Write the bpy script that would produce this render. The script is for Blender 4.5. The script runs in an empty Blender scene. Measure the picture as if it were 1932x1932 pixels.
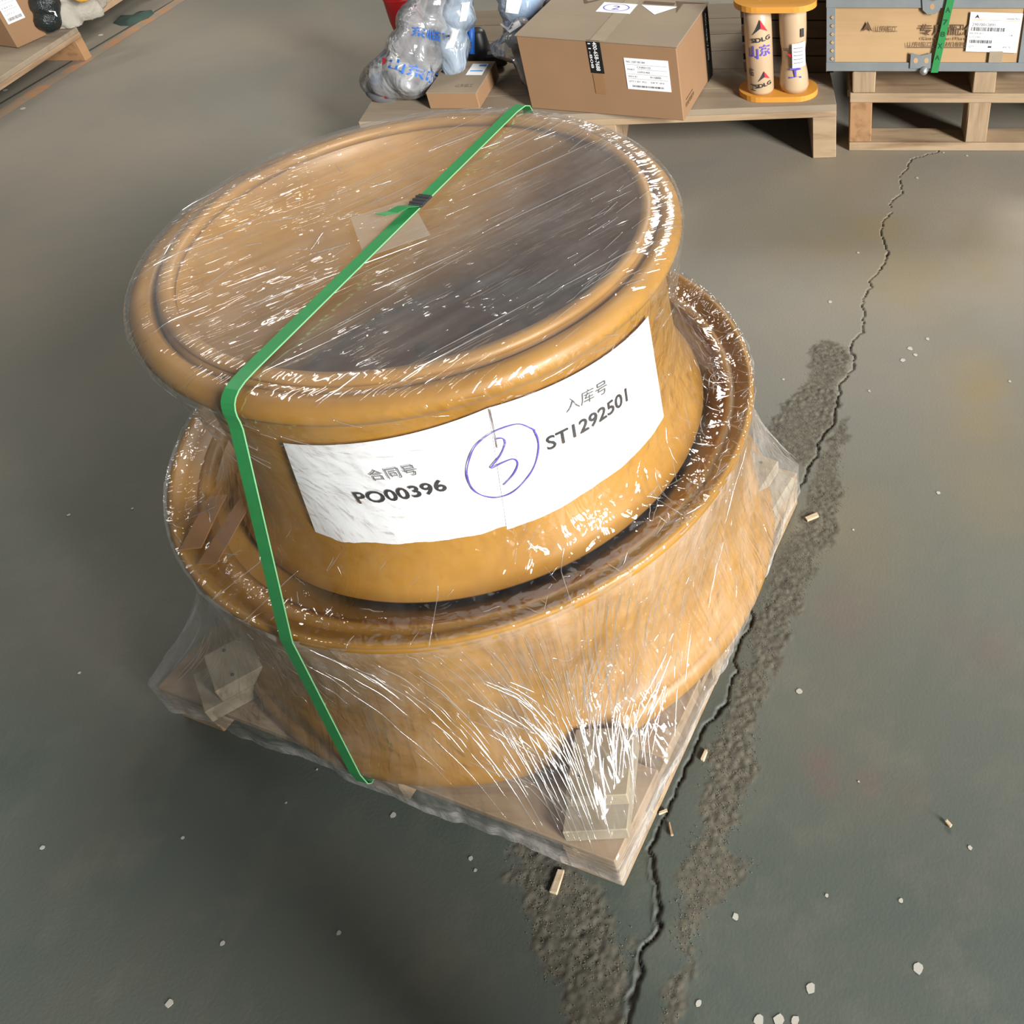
import bpy, math, random
import numpy as np
from mathutils import Vector, Matrix, noise as mnoise
from mathutils.bvhtree import BVHTree

# ------------------------------------------------------------------ camera, world, light
S = bpy.context.scene
COL = S.collection
random.seed(7); RNG = np.random.default_rng(7)
F_PX, PITCH, ROLL, PX, PY, CH = 1769.3, 0.700964, 0.002213, 1560.23, 619.34, 1.7
fw = Vector((0, math.cos(PITCH), -math.sin(PITCH)))
rt0 = Vector((1, 0, 0)); up0 = rt0.cross(fw)
rt = math.cos(ROLL)*rt0 + math.sin(ROLL)*up0
up = -math.sin(ROLL)*rt0 + math.cos(ROLL)*up0
cam = bpy.data.objects.new('camera', bpy.data.cameras.new('camera')); COL.objects.link(cam)
m = Matrix((rt, up, -fw)).transposed().to_4x4(); m.translation = Vector((0, 0, CH))
cam.matrix_world = m
cam.data.sensor_width = 36; cam.data.sensor_fit = 'HORIZONTAL'
cam.data.lens = F_PX/1932*36
cam.data.shift_x = -(PX-966)/1932; cam.data.shift_y = -(966-PY)/1932
cam.data.clip_start = 0.02; cam.data.clip_end = 200
S.camera = cam

w = bpy.data.worlds.new('world'); S.world = w; w.use_nodes = True
bg = w.node_tree.nodes['Background']
bg.inputs[0].default_value = (0.96, 0.97, 0.96, 1); bg.inputs[1].default_value = 0.15

def area(name, loc, target, sx, sy, power, col):
    l = bpy.data.lights.new(name, 'AREA'); l.shape = 'RECTANGLE'; l.size = sx; l.size_y = sy
    l.energy = power; l.color = col
    o = bpy.data.objects.new(name, l); COL.objects.link(o); o.location = loc
    o.rotation_euler = (Vector(target)-Vector(loc)).to_track_quat('-Z', 'Y').to_euler()
    return o
area('door_daylight', (14.6, -10.2, 7.6), (-0.5, 1.4, 0.9), 3.8, 10.6, 11200, (1.0, 0.98, 0.95))
area('far_window_daylight', (2.6, 13.0, 8.6), (-0.3, 2.0, 0.3), 4.4, 2.4, 1150, (1.0, 0.95, 0.87))
area('roof_light', (-6.0, 6.0, 9.5), (-0.5, 2.0, 0.3), 5.0, 0.5, 150, (1.0, 0.97, 0.92))

S.view_settings.view_transform = 'Standard'; S.view_settings.look = 'None'
S.view_settings.exposure = 0.05; S.view_settings.gamma = 1.0
S.view_settings.use_curve_mapping = False
S.cycles.max_bounces = 8; S.cycles.transparent_max_bounces = 24
S.cycles.caustics_reflective = False; S.cycles.caustics_refractive = False
S.cycles.use_denoising = True
S.cycles.sample_clamp_indirect = 4.0

def at(x, y, z=0.0):
    "point of the place at height z that the photograph shows at pixel x, y"
    d = rt*(x-PX) - up*(y-PY) + fw*F_PX
    t = (z-CH)/d.z
    return Vector((0, 0, CH)) + d*t

# ------------------------------------------------------------------ materials
def srgb(r, g, b):
    f = lambda c: (c/255/12.92) if c/255 <= .04045 else ((c/255+.055)/1.055)**2.4
    return (f(r), f(g), f(b), 1)

class NT:
    def __init__(self, name):
        self.m = bpy.data.materials.new(name); self.m.use_nodes = True
        self.t = self.m.node_tree; self.n = self.t.nodes
        self.out = self.n['Material Output']; self.b = self.n.get('Principled BSDF')
    def add(self, typ, **kw):
        nd = self.n.new(typ)
        for k, v in kw.items(): setattr(nd, k, v)
        return nd
    def link(self, a, b): self.t.links.new(a, b)
    def coord(self, kind='Object', scale=(1, 1, 1), rot=(0, 0, 0)):
        tc = self.add('ShaderNodeTexCoord'); mp = self.add('ShaderNodeMapping')
        mp.inputs['Scale'].default_value = scale; mp.inputs['Rotation'].default_value = rot
        self.link(tc.outputs[kind], mp.inputs[0]); return mp.outputs[0]
    def noise(self, vec, scale, detail=3, rough=.55, dist=0):
        nd = self.add('ShaderNodeTexNoise'); nd.inputs['Scale'].default_value = scale
        nd.inputs['Detail'].default_value = detail; nd.inputs['Roughness'].default_value = rough
        nd.inputs['Distortion'].default_value = dist
        self.link(vec, nd.inputs['Vector']); return nd.outputs['Fac']
    def ramp(self, fac, stops):
        r = self.add('ShaderNodeValToRGB'); e = r.color_ramp.elements
        while len(e) < len(stops): e.new(.5)
        for i, (p, c) in enumerate(stops):
            e[i].position = p; e[i].color = c if len(c) == 4 else (*c, 1)
        self.link(fac, r.inputs[0]); return r.outputs[0]
    def mix(self, fac, a, b, mode='MIX'):
        x = self.add('ShaderNodeMix', data_type='RGBA', blend_type=mode)
        for s, v in ((x.inputs[0], fac), (x.inputs[6], a), (x.inputs[7], b)):
            if isinstance(v, (int, float, tuple)): s.default_value = v
            else: self.link(v, s)
        return x.outputs[2]
    def math(self, op, a, b=0.0, clamp=False):
        x = self.add('ShaderNodeMath', operation=op, use_clamp=clamp)
        for s, v in zip(x.inputs, (a, b)):
            if isinstance(v, (int, float)): s.default_value = v
            else: self.link(v, s)
        return x.outputs[0]
    def bump(self, h, strength, dist):
        x = self.add('ShaderNodeBump'); x.inputs['Strength'].default_value = strength
        x.inputs['Distance'].default_value = dist; self.link(h, x.inputs['Height']); return x.outputs[0]

def plain(name, c, rough=.6, var=.12, scale=6, metal=0, bump=0, spec=.5, coat=0):
    t = NT(name); b = t.b
    v = t.coord('Object')
    n = t.noise(v, scale, 4)
    lo = tuple(x*(1-var) for x in c[:3]); hi = tuple(min(1, x*(1+var)) for x in c[:3])
    t.link(t.ramp(n, [(.3, lo), (.7, hi)]), b.inputs['Base Color'])
    b.inputs['Roughness'].default_value = rough; b.inputs['Metallic'].default_value = metal
    b.inputs['Specular IOR Level'].default_value = spec
    b.inputs['Coat Weight'].default_value = coat
    if bump: t.link(t.bump(t.noise(v, scale*12, 3), .4, bump), b.inputs['Normal'])
    return t.m

def wood(name, c, dark, axis='X', rough=.75, scale=1.0):
    t = NT(name); b = t.b
    sc = {'X': (2.2, 26, 26), 'Y': (26, 2.2, 26), 'Z': (26, 26, 2.2)}[axis]
    v = t.coord('Object', tuple(s*scale for s in sc))
    g = t.noise(v, 1.0, 5, .6, .4)
    v2 = t.coord('Object'); blot = t.noise(v2, 4, 3)
    col = t.ramp(g, [(.25, dark), (.5, c), (.8, tuple(min(1, x*1.12) for x in c[:3]))])
    col = t.mix(t.ramp(blot, [(.45, (0, 0, 0)), (.75, (.45, .45, .45))]), col, dark)
    t.link(col, b.inputs['Base Color']); b.inputs['Roughness'].default_value = rough
    t.link(t.bump(g, .5, .002), b.inputs['Normal'])
    return t.m

ORANGE = srgb(196, 130, 48)
def paint_mat():
    t = NT('orange_paint'); b = t.b
    v = t.coord('Object'); n = t.noise(v, 5, 4, .6); n2 = t.noise(v, 40, 3)
    c = t.ramp(n, [(.3, srgb(140, 98, 32)), (.55, srgb(164, 119, 46)), (.8, srgb(176, 132, 60))])
    c = t.mix(t.ramp(n2, [(.62, (0, 0, 0)), (.8, (.5, .5, .5))]), c, srgb(146, 98, 44))
    t.link(c, b.inputs['Base Color']); b.inputs['Roughness'].default_value = .45
    t.link(t.bump(n2, .15, .002), b.inputs['Normal'])
    return t.m
M = {}
M['paint'] = paint_mat()
M['primer'] = plain('brown_primer', srgb(120, 84, 60), .65, .2, 8)
M['wood'] = wood('pallet_wood', srgb(158, 136, 108), srgb(118, 94, 68), 'X')
M['woody'] = wood('pallet_wood_crossgrain', srgb(158, 132, 104), srgb(118, 92, 66), 'Y')
M['woodz'] = wood('block_wood', srgb(156, 134, 106), srgb(118, 94, 68), 'Z')
M['palewood'] = wood('chock_wood', srgb(154, 142, 120), srgb(124, 110, 88), 'X')
M['greydeck'] = wood('dusty_deck', srgb(142, 128, 108), srgb(118, 104, 86), 'X', .85, .5)
M['warmwood'] = wood('warm_wood', srgb(152, 116, 80), srgb(116, 80, 50), 'Y')
M['darkslat'] = wood('dark_slat_wood', srgb(84, 74, 62), srgb(52, 46, 40), 'X')
M['plypanel'] = wood('crate_plywood', srgb(172, 142, 104), srgb(146, 116, 80), 'X', .6, .35)
M['card'] = plain('cardboard', srgb(140, 108, 78), .8, .05, 5)
M['cardtop'] = plain('dusty_cardboard', srgb(134, 119, 99), .85, .06, 5)
M['carddark'] = plain('brown_cardboard', srgb(138, 102, 68), .8, .05, 5)  # browner cardboard of the strips and the torn tape mark
M['paper'] = plain('white_paper', srgb(238, 240, 243), .6, .015, 30, bump=.0006)
M['label'] = plain('label_paper', srgb(236, 236, 238), .5, .01, 20)
M['ink'] = plain('dark_ink', srgb(48, 48, 50), .6, .05)
M['inkthin'] = plain('grey_ink', srgb(92, 92, 94), .6, .05)
M['inkbrown'] = plain('brown_stencil_ink', srgb(84, 62, 44), .7, .1)
M['pen'] = plain('violet_marker', srgb(92, 82, 180), .5, .05)
M['blueink'] = plain('blue_print', srgb(30, 92, 176), .5, .05)
M['greyband'] = plain('galvanised_steel_band', srgb(128, 134, 136), .42, .08, 12, metal=.25)
M['steel'] = plain('bright_steel', srgb(176, 180, 182), .3, .1, 20, metal=.7)
M['black'] = plain('black_plastic', srgb(24, 26, 26), .45, .2)
M['darkmetal'] = plain('dark_cast_metal', srgb(52, 54, 56), .5, .3, 20, metal=.3)
M['greymetal'] = plain('grey_cast_metal', srgb(112, 114, 116), .5, .3, 14, metal=.3)
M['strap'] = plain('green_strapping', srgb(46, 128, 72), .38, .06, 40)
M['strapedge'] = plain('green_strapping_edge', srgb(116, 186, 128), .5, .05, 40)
M['red'] = plain('red_paint', srgb(200, 26, 34), .5, .08)
M['spoolplate'] = plain('yellow_orange_plate', srgb(196, 136, 52), .55, .06, 10)
M['beige'] = plain('beige_wrap_tape', srgb(182, 156, 126), .3, .04, 10, coat=.3)
M['logored'] = plain('red_print', srgb(206, 32, 50), .5, .05)
M['lilac'] = plain('lilac_plastic', srgb(168, 150, 172), .35, .1, 12)
M['blueplastic'] = plain('blue_plastic', srgb(66, 138, 206), .35, .1, 12)
M['blackbag'] = plain('black_bag', srgb(22, 30, 30), .3, .25, 10, bump=.02)
M['cloth'] = plain('grey_white_sheet', srgb(150, 145, 134), .8, .08, 6, bump=.01)
M['yellow'] = plain('yellow_plastic', srgb(240, 180, 70), .5, .1, 6)
M['darkgreen'] = plain('dark_green_fabric', srgb(40, 60, 52), .9, .15, 10)
M['chip'] = wood('wood_chip', srgb(196, 176, 146), srgb(150, 124, 96), 'X')
M['shadeblack'] = plain('crate_shade_black', srgb(18, 18, 16), .7, .2)
M['whitespeck'] = plain('pale_specks', srgb(170, 168, 158), .8, .1)
M['blocktip'] = plain('pale_block_ends', srgb(142, 124, 120), .8, .1)
M['line'] = None

def line_mat():
    t = NT('worn_orange_line'); v = t.coord('Object')
    n = t.noise(v, 9, 4, .7)
    c = t.mix(t.ramp(n, [(.42, (0, 0, 0)), (.62, (1, 1, 1))]), srgb(132, 122, 106), srgb(168, 118, 78))
    t.link(c, t.b.inputs['Base Color']); t.b.inputs['Roughness'].default_value = .7
    return t.m
M['line'] = line_mat()
M['seam'] = plain('dark_seam', srgb(62, 60, 52), .9, .1)

def film_mat(name, streak, ks, facet, kf, kiso, kw, haze_lo, haze_hi, rot=0.0, rough=.07, boost=1.15, base=.02, warp=.6, plo=.12):
    "clear stretch film: transparent, glossy by Fresnel, creased along its tension lines, milky where layers pile up"
    t = NT(name); t.n.remove(t.b)
    tc = t.add('ShaderNodeTexCoord')
    mp = t.add('ShaderNodeMapping'); mp.inputs['Rotation'].default_value = (0, 0, rot)
    t.link(tc.outputs['UV'], mp.inputs[0])
    wn = t.add('ShaderNodeTexNoise'); wn.inputs['Scale'].default_value = 4.0; wn.inputs['Detail'].default_value = 2
    t.link(mp.outputs[0], wn.inputs['Vector'])
    vm = t.add('ShaderNodeVectorMath', operation='MULTIPLY_ADD')
    t.link(wn.outputs['Color'], vm.inputs[0]); vm.inputs[1].default_value = (warp*.12,)*3
    t.link(mp.outputs[0], vm.inputs[2])
    def scaled(s):
        m2 = t.add('ShaderNodeMapping'); m2.inputs['Scale'].default_value = (s[0], s[1], 1)
        t.link(vm.outputs[0], m2.inputs[0]); return m2.outputs[0]
    def crease(sc, wid):                                  # thin sharp folds along the contours of a stretched noise
        n_ = t.math('ABSOLUTE', t.math('SUBTRACT', t.noise(scaled(sc), 1.0, 1, .5, .2), .5))
        return t.math('SUBTRACT', 1.0, t.math('DIVIDE', n_, wid), True)
    c1 = t.math('POWER', crease(streak, .14), 1.5); c2 = t.math('POWER', crease((streak[0]*.45+9, streak[1]*1.7+5), .10), 1.5)
    vo = t.add('ShaderNodeTexVoronoi'); vo.inputs['Scale'].default_value = 1.0; t.link(scaled(facet), vo.inputs['Vector'])
    iso = t.noise(vm.outputs[0], kiso, 3, .5, .8)
    patch = t.ramp(t.noise(tc.outputs['UV'], 7.0, 3, .65), [(.42, (plo,)*3), (.60, (1,)*3)])
    h = t.math('ADD', t.math('MULTIPLY', c1, .0011*ks), t.math('MULTIPLY', c2, .0009*ks))
    h = t.math('ADD', h, t.math('MULTIPLY', vo.outputs['Distance'], .0030*kf))
    h = t.math('MULTIPLY', h, patch)
    h = t.math('ADD', h, t.math('MULTIPLY', iso, .0035*kw))
    nrm = t.bump(h, 1.0, 1.0)
    fr = t.add('ShaderNodeFresnel'); fr.inputs['IOR'].default_value = 1.5; t.link(nrm, fr.inputs['Normal'])
    geo = t.add('ShaderNodeNewGeometry')
    lw = t.add('ShaderNodeLayerWeight'); lw.inputs['Blend'].default_value = .5
    fac = t.math('ADD', t.math('MULTIPLY', fr.outputs[0], boost), base, True)
    fac = t.math('MINIMUM', fac, .45)
    fac = t.math('MULTIPLY', fac, t.math('SUBTRACT', 1.0, t.math('MULTIPLY', geo.outputs['Backfacing'], .7)))
    tr = t.add('ShaderNodeBsdfTransparent'); tr.inputs[0].default_value = (.97, .97, .965, 1)
    gl = t.add('ShaderNodeBsdfGlossy'); gl.inputs['Roughness'].default_value = rough
    gl.inputs['Color'].default_value = (1, 1, 1, 1); t.link(nrm, gl.inputs['Normal'])
    df = t.add('ShaderNodeBsdfDiffuse'); df.inputs['Color'].default_value = (.82, .78, .74, 1)
    at_ = t.add('ShaderNodeAttribute'); at_.attribute_name = 'haze'
    hz = t.ramp(t.noise(vm.outputs[0], 9.0, 4, .7), [(.4, (haze_lo,)*3), (.75, (haze_hi,)*3)])
    fine = t.ramp(t.noise(scaled((streak[0]*1.3, streak[1]*.8)), 1.0, 3), [(.42, (.85,)*3), (.72, (1.25,)*3)])
    hz = t.math('MULTIPLY', t.math('MULTIPLY', hz, fine), t.math('ADD', .5, at_.outputs['Fac']))
    hz = t.math('MULTIPLY', hz, t.math('ADD', 1.0, t.math('MULTIPLY', t.math('POWER', lw.outputs['Facing'], 2.0), 3.0)), True)
    m1 = t.add('ShaderNodeMixShader'); t.link(hz, m1.inputs[0]); t.link(tr.outputs[0], m1.inputs[1]); t.link(df.outputs[0], m1.inputs[2])
    m2_ = t.add('ShaderNodeMixShader'); t.link(fac, m2_.inputs[0]); t.link(m1.outputs[0], m2_.inputs[1]); t.link(gl.outputs[0], m2_.inputs[2])
    t.link(m2_.outputs[0], t.out.inputs[0])
    return t.m

def bag_mat(name, tint, alpha):
    t = NT(name); t.n.remove(t.b)
    v = t.coord('Object'); n = t.noise(v, 9, 3, .5, 1.2)
    nrm = t.bump(n, 1.0, .022)
    fr = t.add('ShaderNodeFresnel'); fr.inputs['IOR'].default_value = 1.5; t.link(nrm, fr.inputs['Normal'])
    tr = t.add('ShaderNodeBsdfTransparent')
    gl = t.add('ShaderNodeBsdfGlossy'); gl.inputs['Roughness'].default_value = .15; t.link(nrm, gl.inputs['Normal'])
    df = t.add('ShaderNodeBsdfDiffuse'); df.inputs['Color'].default_value = tint; t.link(nrm, df.inputs['Normal'])
    m1 = t.add('ShaderNodeMixShader')
    t.link(t.ramp(n, [(.35, (alpha*.6,)*3), (.65, (alpha*1.3,)*3)]), m1.inputs[0])
    t.link(tr.outputs[0], m1.inputs[1]); t.link(df.outputs[0], m1.inputs[2])
    m2 = t.add('ShaderNodeMixShader'); t.link(t.math('MULTIPLY', fr.outputs[0], 1.6, True), m2.inputs[0])
    t.link(m1.outputs[0], m2.inputs[1]); t.link(gl.outputs[0], m2.inputs[2])
    t.link(m2.outputs[0], t.out.inputs[0]); return t.m
M['bagclear'] = bag_mat('clear_bag', (.60, .61, .63, 1), .34)
M['bagblue'] = bag_mat('bluish_bag', (.5, .6, .72, 1), .5)
M['baglilac'] = bag_mat('lilac_bag', (.62, .54, .62, 1), .7)

# ------------------------------------------------------------------ mesh helpers
class MB:
    def __init__(self): self.v = []; self.f = []; self.sm = []
    def add(self, vs, fs, smooth=False):
        o = len(self.v); self.v += [tuple(x) for x in vs]
        self.f += [tuple(i+o for i in f) for f in fs]; self.sm += [smooth]*len(fs); return self
    def box(self, c, s, rz=0, bev=.0, jit=0):
        c = Vector(c); hx, hy, hz = (x/2 for x in s)
        b = min(bev, hx*.4, hy*.4, hz*.4)
        R = Matrix.Rotation(rz, 3, 'Z')
        if b <= 0:
            P = [(sx*hx, sy*hy, sz*hz) for sz in (-1, 1) for sx, sy in ((-1, -1), (1, -1), (1, 1), (-1, 1))]
            F = [(3, 2, 1, 0), (4, 5, 6, 7), (0, 1, 5, 4), (1, 2, 6, 5), (2, 3, 7, 6), (3, 0, 4, 7)]
        else:
            def ring(x, y, z, cut):
                return [(-x+cut, -y, z), (x-cut, -y, z), (x, -y+cut, z), (x, y-cut, z), (x-cut, y, z), (-x+cut, y, z), (-x, y-cut, z), (-x, -y+cut, z)]
            P = ring(hx-b, hy-b, -hz, b*.5)+ring(hx, hy, -hz+b, b)+ring(hx, hy, hz-b, b)+ring(hx-b, hy-b, hz, b*.5)
            F = [tuple(range(7, -1, -1)), tuple(range(24, 32))]
            for r in range(3):
                for k in range(8): F.append((r*8+k, r*8+(k+1) % 8, r*8+8+(k+1) % 8, r*8+8+k))
        P = [c + R @ Vector((p[0]+random.uniform(-jit, jit), p[1]+random.uniform(-jit, jit), p[2]+random.uniform(-jit, jit)*.3)) for p in P]
        return self.add(P, F)
    def lathe(self, prof, c=(0, 0, 0), n=128, closed=False, axis=None, smooth=True):
        c = Vector(c); Q = Matrix.Identity(3) if axis is None else Vector(axis).to_track_quat('Z', 'Y').to_matrix()
        vs = []; fs = []; L = len(prof)
        for k in range(n):
            a = 2*math.pi*k/n
            for r, z in prof: vs.append(c + Q @ Vector((r*math.cos(a), r*math.sin(a), z)))
        for k in range(n):
            k2 = (k+1) % n
            for i in range(L-1 + (1 if closed else 0)):
                j = (i+1) % L
                fs.append((k*L+i, k2*L+i, k2*L+j, k*L+j))
        return self.add(vs, fs, smooth)
    def cyl(self, c, r, h, n=24, axis=None, r2=None):
        r2 = r if r2 is None else r2
        return self.lathe([(0.0001, 0), (r*.94, 0), (r, h*.04 if h*.04 < r*.06 else r*.06), (r2, h-min(h*.04, r*.06)), (r2*.94, h), (0.0001, h)], c, n, axis=axis)
    def prism(self, poly, z0, z1):
        n = len(poly)
        a = sum(poly[i][0]*poly[(i+1) % n][1]-poly[(i+1) % n][0]*poly[i][1] for i in range(n))
        if a < 0: poly = poly[::-1]
        vs = [(x, y, z0) for x, y in poly]+[(x, y, z1) for x, y in poly]
        fs = [tuple(range(n-1, -1, -1)), tuple(range(n, 2*n))]+[(i, (i+1) % n, n+(i+1) % n, n+i) for i in range(n)]
        return self.add(vs, fs)
    def tube(self, pts, r, n=8):
        pts = [Vector(p) for p in pts]; vs = []; fs = []
        for i, p in enumerate(pts):
            d = (pts[min(i+1, len(pts)-1)]-pts[max(i-1, 0)]).normalized()
            q = d.to_track_quat('Z', 'Y').to_matrix(); rr = r[i] if isinstance(r, (list, tuple)) else r
            for k in range(n):
                a = 2*math.pi*k/n; vs.append(p+q @ Vector((rr*math.cos(a), rr*math.sin(a), 0)))
        for i in range(len(pts)-1):
            for k in range(n): fs.append((i*n+k, i*n+(k+1) % n, (i+1)*n+(k+1) % n, (i+1)*n+k))
        fs.append(tuple(range(n-1, -1, -1))); fs.append(tuple(range((len(pts)-1)*n, len(pts)*n)))
        return self.add(vs, fs, True)

ORG = {}
def obj(name, mb, mat, parent=None, label=None, kind=None):
    if parent is not None:
        root = parent
        while root.parent: root = root.parent
        o0 = ORG.get(root.name, Vector((0, 0, 0)))
    else: o0 = Vector((0, 0, 0))
    me = bpy.data.meshes.new(name)
    me.from_pydata([tuple(Vector(v)-o0) for v in mb.v], [], mb.f)
    me.polygons.foreach_set('use_smooth', mb.sm); me.materials.append(M[mat] if isinstance(mat, str) else mat)
    me.update()
    o = bpy.data.objects.new(name, me); COL.objects.link(o)
    if parent is not None: o.parent = parent
    if label: o['label'] = label
    if kind: o['kind'] = kind
    return o
def thing(name, loc, label, cat, group=None):
    o = bpy.data.objects.new(name, None); COL.objects.link(o); o.location = loc
    o.empty_display_size = .05
    o['label'] = label; o['category'] = cat
    if group: o['group'] = group
    ORG[o.name] = Vector(loc); return o
def tag(o, label, cat, group=None, kind=None):
    o['label'] = label; o['category'] = cat
    if group: o['group'] = group
    if kind: o['kind'] = kind
    return o

_tc = {}
def text_geo(s, bold=0.0, shear=0.0):
    "verts and faces of a line of writing, cap height about 0.73, starting at x = 0"
    k = (s, bold, shear)
    if k in _tc: return _tc[k]
    cu = bpy.data.curves.new('t', 'FONT'); cu.body = s; cu.offset = bold; cu.resolution_u = 3; cu.shear = shear
    ob = bpy.data.objects.new('t', cu); COL.objects.link(ob)
    dg = bpy.context.evaluated_depsgraph_get()
    me = bpy.data.meshes.new_from_object(ob.evaluated_get(dg))
    v = [(p.co.x, p.co.y) for p in me.vertices]; f = [tuple(p.vertices) for p in me.polygons]
    bpy.data.objects.remove(ob); bpy.data.curves.remove(cu); bpy.data.meshes.remove(me)
    x0 = min(p[0] for p in v); x1 = max(p[0] for p in v)
    v = [((p[0]-x0), p[1]) for p in v]
    _tc[k] = (v, f, x1-x0); return _tc[k]
def flat_text(mb, s, o, ux, uy, height, width=None, bold=0.0):
    "o: lower left corner; ux, uy: unit vectors of the surface; width overrides the natural width"
    v, f, W = text_geo(s, bold); k = height/.73; kx = width/W if width else k
    o = Vector(o); ux = Vector(ux); uy = Vector(uy)
    mb.add([o+ux*(x*kx)+uy*(y*k) for x, y in v], f)
    return W*kx
def quad(mb, o, ux, uy, w, h):
    o = Vector(o); ux = Vector(ux); uy = Vector(uy)
    return mb.add([o, o+ux*w, o+ux*w+uy*h, o+uy*h], [(0, 1, 2, 3)])
def slab(mb, o, ux, uy, w, h, t):
    "thin plate standing proud of a surface by t"
    o = Vector(o); ux = Vector(ux); uy = Vector(uy); n = ux.cross(uy)*t
    P = [o, o+ux*w, o+ux*w+uy*h, o+uy*h]
    return mb.add(P+[p+n for p in P], [(3, 2, 1, 0), (4, 5, 6, 7), (0, 1, 5, 4), (1, 2, 6, 5), (2, 3, 7, 6), (3, 0, 4, 7)])
def poly_on(mb, o, ux, uy, pts):
    o = Vector(o); ux = Vector(ux); uy = Vector(uy)
    return mb.add([o+ux*x+uy*y for x, y in pts], [tuple(range(len(pts)))])

# ------------------------------------------------------------------ floor (cracked, scaling concrete)
def in_poly(X, Y, poly):
    r = np.zeros(X.shape, bool); n = len(poly)
    for i in range(n):
        x0, y0 = poly[i]; x1, y1 = poly[(i+1) % n]
        c = ((y0 > Y) != (y1 > Y)) & (X < (x1-x0)*(Y-y0)/((y1-y0) if y1 != y0 else 1e-9)+x0)
        r ^= c
    return r
def vnoise(X, Y, s, seed):
    g = np.random.default_rng(seed).random((256, 256))
    x = X/s; y = Y/s; i = np.floor(x).astype(int); j = np.floor(y).astype(int); fx = x-i; fy = y-j
    fx = fx*fx*(3-2*fx); fy = fy*fy*(3-2*fy)
    a = g[i % 256, j % 256]; b = g[(i+1) % 256, j % 256]; c = g[i % 256, (j+1) % 256]; d = g[(i+1) % 256, (j+1) % 256]
    return (a*(1-fx)+b*fx)*(1-fy)+(c*(1-fx)+d*fx)*fy
P2 = lambda pts: [tuple(at(x, y))[:2] for x, y in pts]
CRACK = [(1790, 255, .8), (1770, 285, .8), (1722, 300, .8), (1697, 338, .9), (1702, 365, .9), (1680, 385, .9), (1682, 402, .9), (1663, 420, 1), (1666, 450, 1.2), (1675, 475, 1.3),
 (1665, 497, 1.4), (1655, 515, 1.3), (1641, 530, 1.1), (1645, 543, 1.1), (1635, 552, 1.1), (1627, 572, 1.2), (1633, 590, 1.1), (1629, 615, 1.2), (1627, 628, 1.2), (1614, 640, 1.3),
 (1604, 662, 1.4), (1611, 675, 1.5), (1609, 697, 1.6), (1600, 710, 1.6), (1581, 725, 1.7), (1581, 750, 2.0), (1578, 775, 2.4), (1572, 800, 2.6), (1555, 825, 2.6), (1543, 840, 2.4),
 (1540, 860, 2.2), (1525, 880, 2.0), (1490, 960, 2.0), (1450, 1060, 2), (1415, 1150, 2), (1418, 1181, 2), (1401, 1203, 2), (1391, 1242, 2.2), (1394, 1271, 2.2), (1378, 1300, 2.2), (1370, 1325, 2.2),
 (1354, 1338, 2), (1349, 1354, 1.8), (1325, 1374, 1.8), (1280, 1470, 2), (1245, 1560, 2), (1229, 1591, 2.2), (1222, 1610, 2.4), (1234, 1644, 3), (1242, 1672, 3.6), (1242, 1697, 4.2),
 (1243, 1728, 4.6), (1246, 1747, 4.4), (1231, 1768, 3.6), (1215, 1784, 3.2), (1206, 1810, 3.2), (1207, 1829, 3.6), (1195, 1866, 3.4), (1186, 1891, 3.6), (1181, 1932, 3.6), (1170, 1990, 3)]
PATCH = [
 [(1075, 1990), (1072, 1900), (1070, 1860), (1030, 1862), (1022, 1838), (1012, 1800), (1004, 1760), (990, 1715), (985, 1670), (962, 1650), (966, 1632), (985, 1622), (960, 1608), (962, 1585), (985, 1560), (1060, 1590), (1090, 1640), (1150, 1720), (1185, 1780), (1192, 1830), (1178, 1880), (1178, 1990)],
 [(1556, 640), (1530, 668), (1536, 700), (1500, 742), (1478, 770), (1452, 790), (1440, 822), (1500, 872), (1524, 880), (1545, 842), (1575, 800), (1580, 750), (1584, 722), (1608, 690), (1600, 660), (1580, 655)],
 [(1600, 790), (1575, 808), (1540, 880), (1520, 960), (1470, 1060), (1430, 1170), (1400, 1260), (1375, 1350), (1330, 1430), (1330, 1500), (1320, 1560), (1290, 1620), (1280, 1690), (1275, 1760), (1285, 1820), (1250, 1900), (1230, 1990), (1270, 1990), (1290, 1850), (1320, 1755), (1335, 1700), (1400, 1660), (1420, 1620), (1370, 1610), (1400, 1540), (1430, 1450), (1420, 1380), (1450, 1290), (1470, 1220), (1510, 1150), (1545, 1060), (1575, 1000), (1590, 920), (1585, 870), (1595, 830)]]
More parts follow.
